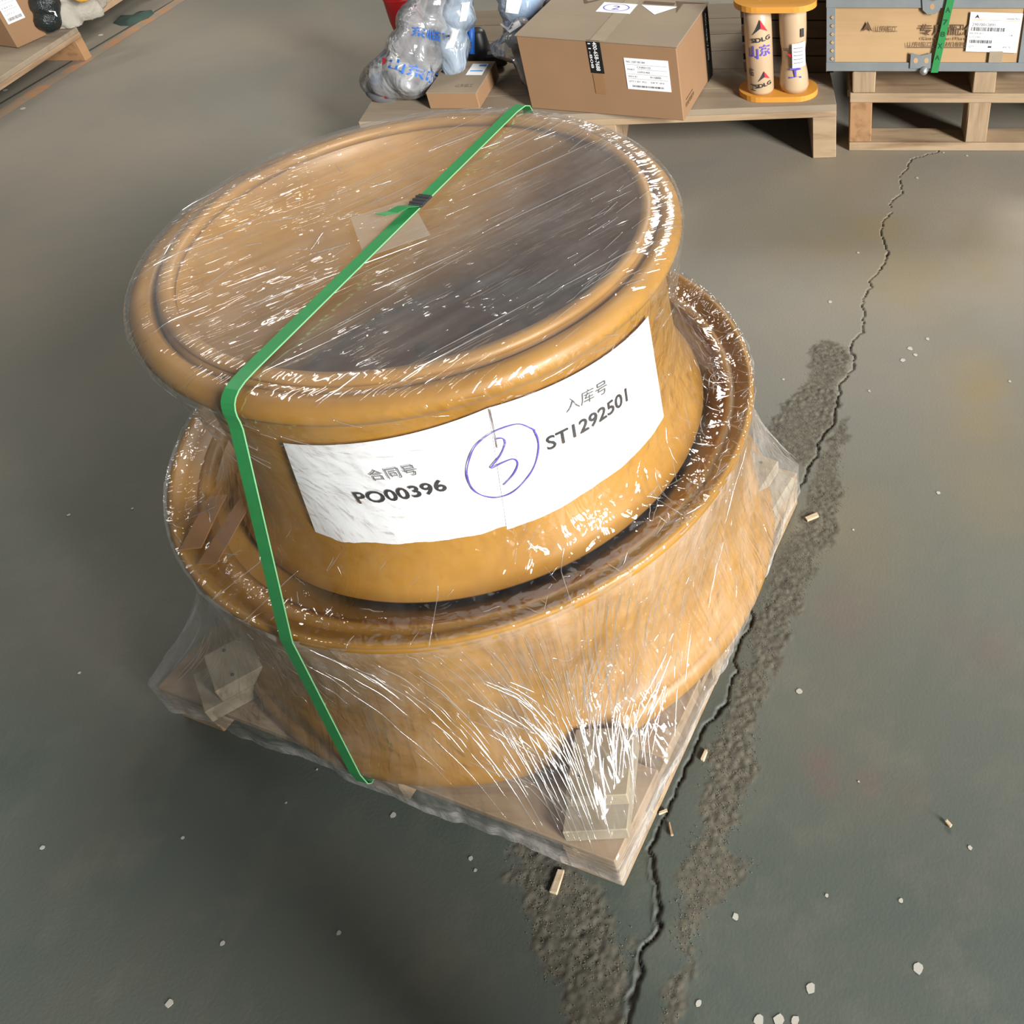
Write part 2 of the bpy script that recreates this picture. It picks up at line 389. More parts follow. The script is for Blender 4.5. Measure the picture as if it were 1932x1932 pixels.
def build_floor():
    xs = np.concatenate([[-40, -14, -8], np.arange(-5, -.72, .06), np.arange(-.72, .5, .0036), np.arange(.5, 1.9, .04), [3, 8, 40]])
    ys = np.concatenate([[-40, -8, -2, -.5, 0], np.arange(.2, .34, .02), np.arange(.34, 3.16, .0036), np.arange(3.16, 6.5, .06), [9, 16, 40]])
    X, Y = np.meshgrid(xs, ys)
    Z = np.zeros_like(X)
    wx = X+(vnoise(X, Y, .03, 1)-.5)*.035+(vnoise(X, Y, .01, 2)-.5)*.014
    wy = Y+(vnoise(X, Y, .03, 3)-.5)*.035+(vnoise(X, Y, .01, 4)-.5)*.014
    rough = np.zeros_like(X)
    for p in PATCH: rough = np.maximum(rough, in_poly(wx, wy, P2(p)).astype(float))
    for _ in range(2):
        rough[1:-1, 1:-1] = (rough[1:-1, 1:-1]*2+rough[:-2, 1:-1]+rough[2:, 1:-1]+rough[1:-1, :-2]+rough[1:-1, 2:])/6
    g = RNG.random(X.shape)
    g[1:-1, 1:-1] = (g[1:-1, 1:-1]*2+g[:-2, 1:-1]+g[2:, 1:-1]+g[1:-1, :-2]+g[1:-1, 2:])/6
    grain = (vnoise(X, Y, .0078, 5)-.5)*.0020+(g-.5)*.0056
    keep = np.clip((vnoise(X, Y, .07, 6)-.18)*3.5, .25, 1)
    Z += rough*(grain*keep+.0004)
    # crack
    cp = [(tuple(at(x, y))[0], tuple(at(x, y))[1], w_) for x, y, w_ in CRACK]
    cx = X+(vnoise(X, Y, .015, 8)-.5)*.010+(vnoise(X, Y, .05, 10)-.5)*.008; cy = Y+(vnoise(X, Y, .02, 9)-.5)*.012
    D = np.full(X.shape, 9.); lip = np.full(X.shape, 9.)
    for (x0, y0, w0), (x1, y1, w1) in zip(cp[:-1], cp[1:]):
        bx0, bx1 = min(x0, x1)-.06, max(x0, x1)+.06; by0, by1 = min(y0, y1)-.06, max(y0, y1)+.06
        i0, i1 = np.searchsorted(ys, [by0, by1]); j0, j1 = np.searchsorted(xs, [bx0, bx1])
        sx = cx[i0:i1, j0:j1]; sy = cy[i0:i1, j0:j1]
        dx, dy = x1-x0, y1-y0; L2 = dx*dx+dy*dy
        t = np.clip(((sx-x0)*dx+(sy-y0)*dy)/L2, 0, 1)
        d = np.hypot(sx-x0-t*dx, sy-y0-t*dy); wd = (w0+(w1-w0)*t)*.00080
        D[i0:i1, j0:j1] = np.minimum(D[i0:i1, j0:j1], d/wd)
        side = sx-(x0+t*dx)
        l = np.abs(d-wd*2.2)/(wd*1.6)+np.where(side > 0, 3, 0)
        lip[i0:i1, j0:j1] = np.minimum(lip[i0:i1, j0:j1], l)
    crack = np.clip(1.5-D*.8, 0, 1)
    lipm = np.clip(1-lip, 0, 1)*np.clip((.72-Y)*8, 0, 1)
    Z += lipm*.003
    Z -= crack*.009
    ny, nx = X.shape
    stain = np.zeros_like(X)
    for (px, py, r, a) in [(1850, 735, .10, 1.0), (1835, 690, .12, .8), (1870, 800, .14, .8), (1730, 520, .28, .75), (1640, 420, .35, .6), (1850, 480, .3, .6), (1600, 350, .3, .45), (1880, 900, .2, .5), (1580, 990, .2, .4), (1760, 430, .3, .4)]:
        c = at(px, py); stain = np.maximum(stain, a*np.exp(-((X-c.x)**2+(Y-c.y)**2)/r**2*1.4))
    stain *= (.55+.9*vnoise(X, Y, .12, 11))
    dust_light = np.clip((Y-.62+.1*X)/1.75, 0, 1)*(.6+.6*vnoise(X, Y, .5, 12))   # dusty brown, plus brighter light towards the back put into the colour
    rust = np.zeros_like(X)
    for (px, py, r, a) in [(1545, 1440, .03, .8), (1560, 1480, .025, .7), (1640, 1475, .03, .5), (1720, 1500, .03, .35), (1870, 1230, .06, .5), (1800, 1190, .06, .3), (1590, 1160, .07, .4)]:
        c = at(px, py); rust = np.maximum(rust, a*np.exp(-((X-c.x)**2+(Y-c.y)**2)/r**2))
    co = np.stack([X, Y, Z], -1).reshape(-1, 3).astype(np.float32)
    idx = np.arange(ny*nx).reshape(ny, nx)
    q = np.stack([idx[:-1, :-1], idx[:-1, 1:], idx[1:, 1:], idx[1:, :-1]], -1).reshape(-1, 4)
    me = bpy.data.meshes.new('floor')
    me.vertices.add(len(co)); me.vertices.foreach_set('co', co.ravel())
    me.loops.add(q.size); me.loops.foreach_set('vertex_index', q.ravel().astype(np.int32))
    me.polygons.add(len(q)); me.polygons.foreach_set('loop_start', np.arange(0, q.size, 4, dtype=np.int32))
    me.update(calc_edges=True)
    for n, a in (('rough', rough), ('crack', crack), ('stain', stain), ('dust_light', dust_light), ('rust', rust)):
        at_ = me.attributes.new(n, 'FLOAT', 'POINT'); at_.data.foreach_set('value', a.ravel().astype(np.float32))
    t = NT('painted_concrete'); b = t.b; v = t.coord('Object')
    def A(n):
        x = t.add('ShaderNodeAttribute'); x.attribute_name = n; return x.outputs['Fac']
    n1 = t.noise(v, 1.6, 4, .6, .4); n2 = t.noise(v, 7, 5, .65); n3 = t.noise(v, 160, 3)
    base = t.ramp(n1, [(.3, srgb(63, 73, 66)), (.5, srgb(73, 80, 73)), (.7, srgb(82, 83, 74))])
    base = t.mix(t.math('MULTIPLY', A('dust_light'), .75), base, t.ramp(n1, [(.3, srgb(138, 132, 122)), (.7, srgb(149, 137, 121))]))
    base = t.mix(t.ramp(n2, [(.5, (0, 0, 0)), (.85, (.35,)*3)]), base, srgb(118, 112, 98))
    base = t.mix(t.ramp(n3, [(.62, (0, 0, 0)), (.8, (.25,)*3)]), base, srgb(70, 72, 66))
    base = t.mix(t.math('MULTIPLY', A('stain'), .6, True), base, srgb(126, 108, 66))
    base = t.mix(t.math('MULTIPLY', A('rust'), .45, True), base, srgb(104, 72, 72))
    sc = t.add('ShaderNodeTexVoronoi'); sc.inputs['Scale'].default_value = 90; t.link(v, sc.inputs['Vector'])
    grit = t.mix(sc.outputs['Distance'], srgb(108, 102, 88), srgb(64, 62, 54))
    base = t.mix(t.math('MULTIPLY', A('rough'), .85, True), base, grit)
    base = t.mix(A('crack'), base, srgb(52, 46, 38))
    t.link(base, b.inputs['Base Color'])
    r = t.math('ADD', .58, t.math('MULTIPLY', A('rough'), .45), True)
    t.link(t.math('ADD', r, t.math('MULTIPLY', n2, .12)), b.inputs['Roughness'])
    t.link(t.bump(t.math('ADD', n3, t.math('MULTIPLY', n2, .6)), .25, .002), b.inputs['Normal'])
    me.materials.append(t.m)
    o = bpy.data.objects.new('floor', me); COL.objects.link(o); o['kind'] = 'structure'
    # loose grit on the scaling patches, and specks
    pts = []
    for p in PATCH:
        w2 = P2(p); x0, x1 = min(a for a, _ in w2), max(a for a, _ in w2); y0, y1 = min(a for _, a in w2), max(a for _, a in w2)
        n = int(26000*(x1-x0)*(y1-y0)); xx = RNG.uniform(x0, x1, n); yy = RNG.uniform(y0, y1, n)
        k = in_poly(xx+RNG.normal(0, .008, n), yy+RNG.normal(0, .008, n), w2)
        pts += list(zip(xx[k], yy[k]))
    mb = MB()
    for x, y in pts:
        r = random.uniform(.0006, .0014); a = random.uniform(0, 6.3)
        P = [(x+r*math.cos(a+i*2.1), y+r*math.sin(a+i*2.1), .0006) for i in range(3)]+[(x, y, .001+r*1.2)]
        mb.add(P, [(0, 1, 3), (1, 2, 3), (2, 0, 3)])
    g = obj('loose_grit', mb, plain('grit', srgb(112, 106, 92), .95, .3, 60))
    tag(g, 'loose grey grit lying on the scaling concrete along the crack', 'grit', kind='stuff')
build_floor()

mb = MB(); n = 40
for i in range(n):
    y0 = -1+i*.28; y1 = y0+.28
    f0 = -3.155+.075*(y0-3.28)/1.16-.02; f1 = -3.155+.075*(y1-3.28)/1.16-.02
    w0 = .028+random.uniform(-.004, .004)
    mb.add([(f0-w0, y0, .0009), (f0+w0, y0, .0009), (f1+w0, y1, .0009), (f1-w0, y1, .0009)], [(0, 1, 2, 3)])
obj('trim_1', mb, 'line', kind='structure', label='worn orange line painted on the floor')
mb = MB()
for i in range(40):
    y0 = -1+i*.28; y1 = y0+.28; f = lambda y: -3.235+.055*(y-3.37)/.54
    mb.add([(f(y0)-.006, y0, .0007), (f(y0)+.006, y0, .0007), (f(y1)+.006, y1, .0007), (f(y1)-.006, y1, .0007)], [(0, 1, 2, 3)])
obj('trim_2', mb, 'seam', kind='structure', label='dark joint in the floor beside the orange line')

mb = MB()
for (x, y, r) in [(1508, 1305, .006), (1388, 1730, .006), (1318, 1893, .005), (1732, 1827, .009), (1770, 930, .005), (1717, 658, .008), (1703, 680, .007), (1727, 670, .006), (1750, 640, .006), (1730, 336, .006), (1566, 570, .006), (1530, 1865, .008), (1610, 1000, .003), (1432, 1925, .008), (1470, 1925, .009), (1500, 1925, .007), (1620, 1475, .002), (1905, 720, .004), (1824, 294, .005), (1780, 288, .004), (1619, 477, .004),
                  (345, 1581, .003), (742, 1538, .005), (320, 1893, .006), (598, 1452, .002), (540, 1515, .002), (130, 972, .004), (250, 960, .003), (888, 1620, .004), (897, 1642, .003), (1450, 905, .003), (190, 66, .01), (43, 205, .01), (10, 170, .01), (1640, 738, .004), (1478, 716, .004), (640, 1760, .004), (150, 1270, .003), (1830, 1600, .004), (1700, 1700, .004), (1560, 1690, .003), (80, 1600, .004), (420, 1780, .004)]:
    c = at(x, y); n = 9
    pts = [(c.x+r*random.uniform(.7, 1.1)*math.cos(i*2*math.pi/n), c.y+r*random.uniform(.7, 1.1)*math.sin(i*2*math.pi/n)) for i in range(n)]
    mb.prism(pts, .0004, .0014)
tag(obj('paint_specks', mb, 'whitespeck'), 'small pale specks and drips of paint scattered over the concrete floor', 'specks', kind='stuff')

# wood chips on the floor
def chip(px, py, L, W, ang, lab):
    c = at(px, py); mb = MB(); mb.box((c.x, c.y, .0045), (W, L, .006), ang, .0008, .0012)
    tag(obj('wood_chip', mb, 'chip'), lab, 'wood chip')
chip(1052, 1665, .036, .012, -.15, 'blocky pale wood chip on the grit left of the near pallet corner')
chip(1329, 1427, .019, .006, -.3, 'short pale splinter lying right of the pallet, beside the grey grit')
chip(1266, 1566, .022, .004, .35, 'thin brown splinter on the floor right of the near pallet corner')
chip(1252, 1534, .004, .014, .35, 'tiny pale splinter touching the film at the pallet right side')
chip(1789, 1556, .012, .005, .8, 'small isolated wood chip on the open floor at lower right')
chip(1532, 978, .012, .03, .5, 'flat wood sliver beside the right pallet corner')

# ------------------------------------------------------------------ wheel rims
CX, CY = -.6355, 1.2215
C0 = Vector((CX, CY, 0)); ZD = .108          # pallet deck height
def R_at(t, R, z): return Vector((CX+R*math.cos(t), CY+R*math.sin(t), z))
lower = thing('wheel_rim', (CX, CY, ZD), 'large orange painted steel wheel rim resting on the pallet, wider lower one of the two', 'wheel rim')
mb = MB().lathe([(.455, .478), (.470, .468), (.478, .44), (.474, .34), (.474, .25), (.484, .20), (.500, .172), (.512, .158), (.512, .135), (.480, .132), (.462, .16), (.45, .22), (.45, .44), (.44, .466)], C0, 160, closed=True)
obj('barrel', mb, 'paint', lower)
mb = MB().lathe([(.392, .446), (.455, .462), (.478, .482), (.490, .497), (.497, .498), (.5005, .494), (.5005, .482), (.495, .474), (.480, .466), (.455, .448), (.392, .436)], C0, 160, closed=True)
obj('top_flange', mb, 'paint', lower)
mb = MB().lathe([(.47, .155), (.505, .158), (.519, .150), (.526, .138), (.527, .120), (.521, .1095), (.50, .1085), (.47, .1085)], C0, 160, closed=True)
obj('bottom_flange', mb, 'paint', lower)
mb = MB().lathe([(.449, .26), (.3, .24), (.16, .25), (.16, .235), (.3, .226), (.449, .246)], C0, 96, closed=True)
obj('disc_plate', mb, 'primer', lower, label='brown inner disc plate')

upper = thing('wheel_rim', (CX, CY, .455), 'smaller orange steel wheel rim standing on top of the lower one, with open top', 'wheel rim')
mb = MB().lathe([(.347, .868), (.352, .872), (.360, .872), (.366, .862), (.368, .82), (.365, .78), (.365, .66), (.368, .58), (.378, .53), (.396, .49), (.406, .468), (.404, .462), (.38, .462), (.352, .52), (.342, .56), (.340, .64), (.342, .84)], C0, 160, closed=True)
obj('barrel', mb, 'paint', upper)
mb = MB().lathe([(.369, .868), (.374, .874), (.386, .874), (.397, .869), (.4025, .860), (.4035, .850), (.400, .842), (.390, .838), (.380, .832), (.369, .828)], C0, 160, closed=True)
obj('flange_ring', mb, 'paint', upper)
mb = MB().lathe([(.340, .878), (.343, .884), (.356, .884), (.361, .879), (.361, .873), (.340, .869)], C0, 160, closed=True)
obj('lock_ring', mb, 'paint', upper)
mb = MB().lathe([(.370, .495), (.28, .475), (.17, .468), (.165, .460), (.28, .464), (.372, .480)], C0, 96, closed=True)
obj('disc_plate', mb, 'primer', upper, label='brown inner disc plate')
mb = MB()
for k in range(14):
    a = k*2*math.pi/14+.1
    mb.cyl((CX+.235*math.cos(a), CY+.235*math.sin(a), .466), .013, .016, 12)
o = obj('bolt_boss', mb, 'black', upper, label='dark bolt holes with collars', kind='stuff')

# cardboard edge strips lying in the recess on the left
th = thing('cardboard_strip', (-.97, .9, .5), 'wider brown cardboard strip under film, left in the recess between the rims', 'cardboard strip')
def strip(th, a, b, w0, w1, z0, z1):
    mb = MB(); a = Vector((*a, z0)); b = Vector((*b, z1)); d = (b-a).normalized(); s = Vector((-d.y, d.x, 0)).normalized()
    n = 6; vs = []
    for i in range(n+1):
        t = i/n; p = a.lerp(b, t); p.z += .0012*math.sin(t*5); ww = w0+(w1-w0)*t
        vs += [p-s*ww, p+s*ww, p+s*ww+Vector((0, 0, .002)), p-s*ww+Vector((0, 0, .002))]
    fs = [(0, 1, 2, 3), (n*4+3, n*4+2, n*4+1, n*4)]
    for i in range(n):
        for k in range(4): fs.append((i*4+k, i*4+4+k, i*4+4+(k+1) % 4, i*4+(k+1) % 4))
    mb.add(vs, fs); return obj('cardboard_strip', mb, 'carddark', th)
strip(th, (-1.000, 1.00), (-.985, .888), .013, .016, .492, .501).name = 'board_face'
th = thing('cardboard_strip', (-.95, .86, .5), 'narrow brown cardboard strip under film, nearer the green strap than its wider twin', 'cardboard strip')
strip(th, (-.955, 1.0), (-.945, .860), .012, .014, .485, .501).name = 'board_face'

# ------------------------------------------------------------------ pallet under the rims
A0 = Vector((-.3315, .5852, 0)); A1 = Vector((-.0420, 1.3812, 0)); A2 = Vector((-1.2114, .8763, 0))
eu = (A2-A0).normalized(); LU = (A2-A0).length; ev = Vector((-eu.y, eu.x, 0))
if ev.dot(A1-A0) < 0: ev = -ev
LV = (A1-A0).length
def pl(u, v, z): return A0+eu*u+ev*v+Vector((0, 0, z))
rzp = math.atan2(eu.y, eu.x)
pal = thing('wooden_pallet', tuple(pl(LU/2, LV/2, 0)), 'pale wooden pallet under the film wrapped orange wheel rims', 'pallet')
bw = (LV-.02*4)/5
for i in range(5):                                    # deck boards
    mb = MB(); mb.box(pl(LU/2, bw/2+i*(bw+.02), ZD-.010), (LU, bw, .018), rzp, .002)
    obj('deck_board', mb, 'wood', pal)
for j in range(3):                                    # cross boards below
    mb = MB(); mb.box(pl([.05, LU/2, LU-.05][j], LV/2, ZD-.028), (.1, LV, .016), rzp, .002)
    obj('cross_board', mb, 'wood', pal)
for j in range(3):
    for i in range(3):
        mb = MB(); mb.box(pl([.05, LU/2, LU-.05][j], [.05, LV/2, LV-.05][i], .0455), (.1, .1, .053), rzp, .003, .001)
        obj('block', mb, 'woodz', pal)
for i in range(3):
    mb = MB(); mb.box(pl(LU/2, [.05, LV/2, LV-.05][i], .0095), (LU if i != 9 else .1, .1, .018), rzp, .002)
    if i == 1: obj('bottom_board', mb, 'wood', pal)
for j in (0, 2):
    mb = MB(); mb.box(pl([.05, LU/2, LU-.05][j], LV/2-.0, .0095), (.098, LV-.002, .0175), rzp, .002)
    obj('bottom_board', mb, 'wood', pal)
# chocks: two stacked boards nailed at each corner
def chock(c, rz, w, d1, d2, lift=0):
    R = Matrix.Rotation(rz, 3, 'Z'); c = Vector((c[0], c[1], 0))
    mb = MB(); mb.box(c+R @ Vector((0, d1/2, ZD+.018)), (w, d1, .034), rz, .0015); a = obj('chock_board', mb, 'palewood', pal)
    mb = MB(); mb.box(c+R @ Vector((.002, d1-d2/2, ZD+.053)), (w-.004, d2, .034), rz, .0015); b = obj('chock_board', mb, 'palewood', pal)
    for q in (-.03, .03):
        mb = MB().cyl(c+R @ Vector((q, d1-d2+.02+abs(q)*.4, ZD+.0695)), .003, .002, 8); obj('nail_head', mb, 'darkmetal', b)
chock((-.364, .617), .05, .102, .150, .112)
chock((-1.105, .845), -.89, .092, .145, .115)
chock((-.092, 1.30), 1.15, .10, .120, .085)

# ------------------------------------------------------------------ shipping papers on the upper rim
PR = .3705
CO = {'TL': None}
def onR(x, y, R):
    d = rt*(x-PX)-up*(y-PY)+fw*F_PX; ox, oy = -CX, -CY
    a = d.x**2+d.y**2; b = 2*(ox*d.x+oy*d.y); c = ox*ox+oy*oy-R*R
    t = (-b-math.sqrt(max(0, b*b-4*a*c)))/2/a
    return math.atan2(t*d.y-CY, t*d.x-CX), CH+t*d.z
def cyl_pt(th_, z, R): return Vector((CX+R*math.cos(th_), CY+R*math.sin(th_), z))
def sheet(name, tl, tr, bl, br, R, label, wr):
    T = thing(name, tuple(cyl_pt((onR(*tl, R)[0]+onR(*tr, R)[0])/2, .6, R)), label, 'paper sheet', None)
    c = [onR(*q, R) for q in (tl, tr, bl, br)]
    nu, nv = 40, 26; vs = []; fs = []
    for j in range(nv+1):
        for i in range(nu+1):
            s = i/nu; t = j/nv
            a = (c[0][0]*(1-s)+c[1][0]*s)*(1-t)+(c[2][0]*(1-s)+c[3][0]*s)*t
            z = (c[0][1]*(1-s)+c[1][1]*s)*(1-t)+(c[2][1]*(1-s)+c[3][1]*s)*t
            e = min(i, nu-i, j, nv-j)/3; e = min(1, e)
            w_ = (mnoise.noise(Vector((s*5, t*4+s*2, wr)))*.0022+abs(mnoise.noise(Vector((s*9-t*5, t*2+s*3, wr+4))))*.0016)*e
            vs.append(cyl_pt(a, z, R+.0008+w_*.7))
    for j in range(nv):
        for i in range(nu): k = j*(nu+1)+i; fs.append((k, k+nu+1, k+nu+2, k+1))
    mb = MB().add(vs, fs, True); obj('sheet', mb, 'paper', T)
    return T
R1 = PR; R2 = PR+.0012; RT = PR+.0042
sh1 = sheet('paper_sheet', (535, 835), (925, 767), (613, 1048), (968, 1006), R1, 'white paper sheet reading PO00396 taped to the upper rim, nearer the green strap', .3)
sh2 = sheet('paper_sheet', (921, 769), (1222, 596), (958, 1008), (1254, 801), R2, 'white paper sheet reading ST1292501 taped round the right side of the upper rim', 2.3)
def cyl_text(T, name, s, p0, p1, mat, bold=0.0, hk=1.0):
    a0, z0 = onR(*p0, RT); a1, z1 = onR(*p1, RT)
    P0 = Vector((a0*RT, z0)); P1 = Vector((a1*RT, z1)); d = P1-P0; L = d.length; d.normalize(); n = Vector((-d.y, d.x))
    v, f, W = text_geo(s, bold); k = L/W
    mb = MB(); mb.add([cyl_pt((P0+d*(x*k)+n*(y*k*hk)).x/RT, (P0+d*(x*k)+n*(y*k*hk)).y, RT) for x, y in v], f)
    return obj(name, mb, mat, T)
cyl_text(sh1, 'printed_number', 'PO00396', (678, 950), (846, 924), 'ink', .012, 1.0)
cyl_text(sh1, 'printed_heading', '合同号', (702, 906), (791, 893), 'inkthin', -.004, 1.05)
cyl_text(sh2, 'printed_number', 'ST1292501', (1034, 850), (1185, 755), 'ink', .014, 1.05)
cyl_text(sh2, 'printed_heading', '入库号', (1068, 778), (1146, 737), 'inkthin', -.004, 1.05)
def stroke(T, name, pts, mat, wd):
    U = []
    for q in pts: a, z = onR(*q, RT); U.append(Vector((a*RT, z)))
    P = []
    for i in range(len(U)-1):
        a = U[max(i-1, 0)]; b = U[i]; c = U[i+1]; d = U[min(i+2, len(U)-1)]
        for k in range(6):
            t = k/6; P.append(.5*((2*b)+(c-a)*t+(2*a-5*b+4*c-d)*t*t+(3*b-a-3*c+d)*t**3))
    P.append(U[-1]); vs = []
    for i, p in enumerate(P):
        d = (P[min(i+1, len(P)-1)]-P[max(i-1, 0)]).normalized(); n_ = Vector((-d.y, d.x))*wd*(.85+.15*math.sin(i*.7))
        for q in (p-n_, p+n_): vs.append(cyl_pt(q.x/RT, q.y, RT+.0003))
    mb = MB().add(vs, [(2*i, 2*i+2, 2*i+3, 2*i+1) for i in range(len(P)-1)])
    return obj(name, mb, mat, T)
stroke(sh2, 'pen_circle', [(1010, 812), (980, 800), (944, 809), (916, 824), (896, 843), (886, 865), (881, 890), (886, 912), (898, 928), (918, 937), (942, 938), (968, 928), (992, 905), (1008, 880), (1016, 850), (1015, 828), (1008, 812)], 'pen', .0012)
stroke(sh2, 'pen_figure', [(934, 828), (948, 827), (953, 836), (944, 859), (926, 883), (948, 873), (968, 866), (977, 874), (970, 893), (950, 915)], 'pen', .0013)
stroke(sh2, 'sheet_edge_shadow', [(924, 772), (932, 810), (938, 845)], 'inkbrown', .0006)

# ------------------------------------------------------------------ stretch film
film = thing('stretch_film', (CX, CY, .02), 'clear creased stretch film wrapped round the two orange rims and their pallet', 'film')
def film_sheet(name, rows, nth, mat, amp, seed, streak_k, hazefn=None):
    "rows: list of functions theta -> (R, z); UV in metres"
    T_ = np.linspace(0, 2*math.pi, nth+1)+math.pi/2
    Rm = np.array([[r(t)[0] for t in T_] for r in rows]); Zm = np.array([[r(t)[1] for t in T_] for r in rows])
    nr = len(rows)
    TT = np.broadcast_to(T_, Rm.shape)
    ds = np.hypot(np.diff(Rm, axis=0), np.diff(Zm, axis=0)).mean(axis=1); V = np.concatenate([[0], np.cumsum(ds)])[:, None]+0*Rm
    U = (TT-math.pi/2)*.46
    n_ = (vnoise(U*streak_k[0]+50, V*streak_k[1]+20, 1.0, seed)-.5)*1.1+(vnoise(U*streak_k[0]*2.7+V*9+50, V*streak_k[1]*1.6+20, 1.0, seed+1)-.5)*.7+(vnoise(U*7+30, V*7+30, 1, seed+2)-.5)*.9
    Rm = Rm+amp*np.maximum(n_, -.6)*(V > 0)
    X = CX+Rm*np.cos(TT); Y = CY+Rm*np.sin(TT)
    me = bpy.data.meshes.new(name)
    co = np.stack([X-CX, Y-CY, Zm-.02], -1).reshape(-1, 3).astype(np.float32)
    idx = np.arange(nr*(nth+1)).reshape(nr, nth+1)
    q = np.stack([idx[1:, :-1], idx[1:, 1:], idx[:-1, 1:], idx[:-1, :-1]], -1).reshape(-1, 4)
    me.vertices.add(len(co)); me.vertices.foreach_set('co', co.ravel())
    me.loops.add(q.size); me.loops.foreach_set('vertex_index', q.ravel().astype(np.int32))
    me.polygons.add(len(q)); me.polygons.foreach_set('loop_start', np.arange(0, q.size, 4, dtype=np.int32))
    me.polygons.foreach_set('use_smooth', np.ones(len(q), bool))
    me.update(calc_edges=True)
    uv = me.uv_layers.new(name='UVMap'); uvd = np.stack([U, V], -1).reshape(-1, 2)[q.ravel()]
    uv.data.foreach_set('uv', uvd.ravel().astype(np.float32))
    hz = np.zeros_like(Rm) if hazefn is None else hazefn(TT, Zm, V)
    a = me.attributes.new('haze', 'FLOAT', 'POINT'); a.data.foreach_set('value', hz.ravel().astype(np.float32))
    me.materials.append(mat)
    o = bpy.data.objects.new(name, me); COL.objects.link(o); o.parent = film
    return o
# side of the upper rim: from the lip in to the waist, out over the recess and the lower flange
prof = [(.4065, .866), (.4085, .857), (.4075, .846), (.402, .825), (.396, .80), (.390, .77), (.384, .73), (.380, .69), (.378, .66), (.380, .62), (.386, .585), (.397, .550), (.413, .521), (.432, .503), (.450, .4960), (.470, .496), (.490, .502), (.5015, .5035), (.5045, .497)]
def interp(prof, n):
    P = np.array(prof); s = np.concatenate([[0], np.cumsum(np.hypot(*np.diff(P, axis=0).T))]); q = np.linspace(0, s[-1], n)
    return list(zip(np.interp(q, s, P[:, 0]), np.interp(q, s, P[:, 1])))
DRUMPROF = prof
M['film_side'] = film_mat('film_drum', (42, 9), .9, (46, 30), 1.4, 14, 4.0, .0, .06, rot=.45)
rows = [(lambda t, r=r, z=z: (r, z)) for r, z in interp(prof, 150)]
film_sheet('drum_film', rows, 720, M['film_side'], .0016, 21, (60, 7), lambda T, Z, V: np.clip((Z-.79)*3, 0, .2)+.0)
# skirt: ruled from the lower flange to the hull of rim and pallet, then down to the feet
corn = [pl(-.006, -.006, 0), pl(LU+.006, -.006, 0), pl(LU+.006, LV+.006, 0), pl(-.006, LV+.006, 0)]
pts = [(c.x-CX, c.y-CY) for c in corn]
circ = [(.532*math.cos(a), .532*math.sin(a)) for a in np.linspace(0, 2*math.pi, 180, endpoint=False)]
def hull(P):
    P = sorted(P); H = []
    for seq in (P, P[::-1]):
        st = []
        for p in seq:
            while len(st) > 1 and (st[-1][0]-st[-2][0])*(p[1]-st[-2][1])-(st[-1][1]-st[-2][1])*(p[0]-st[-2][0]) <= 0: st.pop()
            st.append(p)
        H += st[:-1]
    return H
def radial(poly):
    def f(t):
        c, s = math.cos(t), math.sin(t); best = 0
        for i in range(len(poly)):
            (x0, y0), (x1, y1) = poly[i], poly[(i+1) % len(poly)]
            dx, dy = x1-x0, y1-y0; den = c*dy-s*dx
            if abs(den) < 1e-12: continue
            r = (x0*dy-y0*dx)/den; u = (x0*s-y0*c)/den
            if r > 0 and -1e-6 <= u <= 1+1e-6: best = max(best, r)
        return best
    return f
fh = radial(hull(pts+circ)); fs_ = radial(pts)
TT0 = np.linspace(0, 2*math.pi, 1441)
HH = np.array([fh(t) for t in TT0]); SS = np.array([fs_(t) for t in TT0])
hR = lambda t: float(np.interp(t % (2*math.pi), TT0, HH)); sR = lambda t: float(np.interp(t % (2*math.pi), TT0, SS))
rows = []
for k in range(100):
    s = k/99
    def f(t, s=s):
        h = hR(t); ex = (h-.532)/.17                      # how far the corner pulls it out
        sag = -.030*math.sin(math.pi*s)*max(0, 1-ex)-.0*ex
        ztop, zb = .497, .150-.022*min(1, ex*2)
        return (.5045+(h-.5045)*(s**(1.0+1.7*min(1, ex*1.5)))+sag, ztop+(zb-ztop)*s)
    rows.append(f)
for k in range(1, 26):
    s = k/25
    def f(t, s=s):
        h = hR(t); q = sR(t); z0 = .150-.022*min(1, (h-.532)/.17*2); zb = .036+.010*math.sin(t*5)+.006*math.sin(t*17)
        e = s*s*(3-2*s)
        return (h+(q-h)*min(1, e*1.15)+.001, z0+(zb-z0)*s)
    rows.append(f)
SKIRT = rows[:100]
M['film_skirt'] = film_mat('film_skirt', (60, 4), 1.7, (34, 14), 2.6, 9, 5.0, .05, .20, plo=.4, rough=.10, rot=.0)
film_sheet('skirt_film', rows, 900, M['film_skirt'], .0085, 31, (26, 3.0), lambda T, Z, V: np.clip((.13-Z)*9, 0, 1.2)+np.clip((Z-.44)*9, 0, .6))
# top sheet
prof = [(.0005, .879), (.05, .8792), (.12, .8798), (.20, .8812), (.28, .8832), (.335, .8862), (.350, .8878), (.362, .886), (.372, .8822), (.385, .8805), (.394, .8775), (.402, .872), (.4065, .866)]
TOPPROF = prof
M['film_top'] = film_mat('film_top', (3, 46), .9, (16, 60), .7, 8, 1.6, .11, .18, rot=-.86, boost=1.4, base=.04, warp=.35)
rows = [(lambda t, r=r, z=z: (r, z)) for r, z in interp(prof, 110)]
o = film_sheet('top_film', rows, 480, M['film_top'], 0.0, 41, (10, 10), lambda T, Z, V: np.clip((.36-V)*8, -.42, 0))
me = o.data                                             # planar UV so that the creases run across the opening
co = np.zeros(len(me.vertices)*3, np.float32); me.vertices.foreach_get('co', co); co = co.reshape(-1, 3)
li = np.zeros(len(me.loops), np.int32); me.loops.foreach_get('vertex_index', li)
me.uv_layers[0].data.foreach_set('uv', co[li][:, :2].ravel())
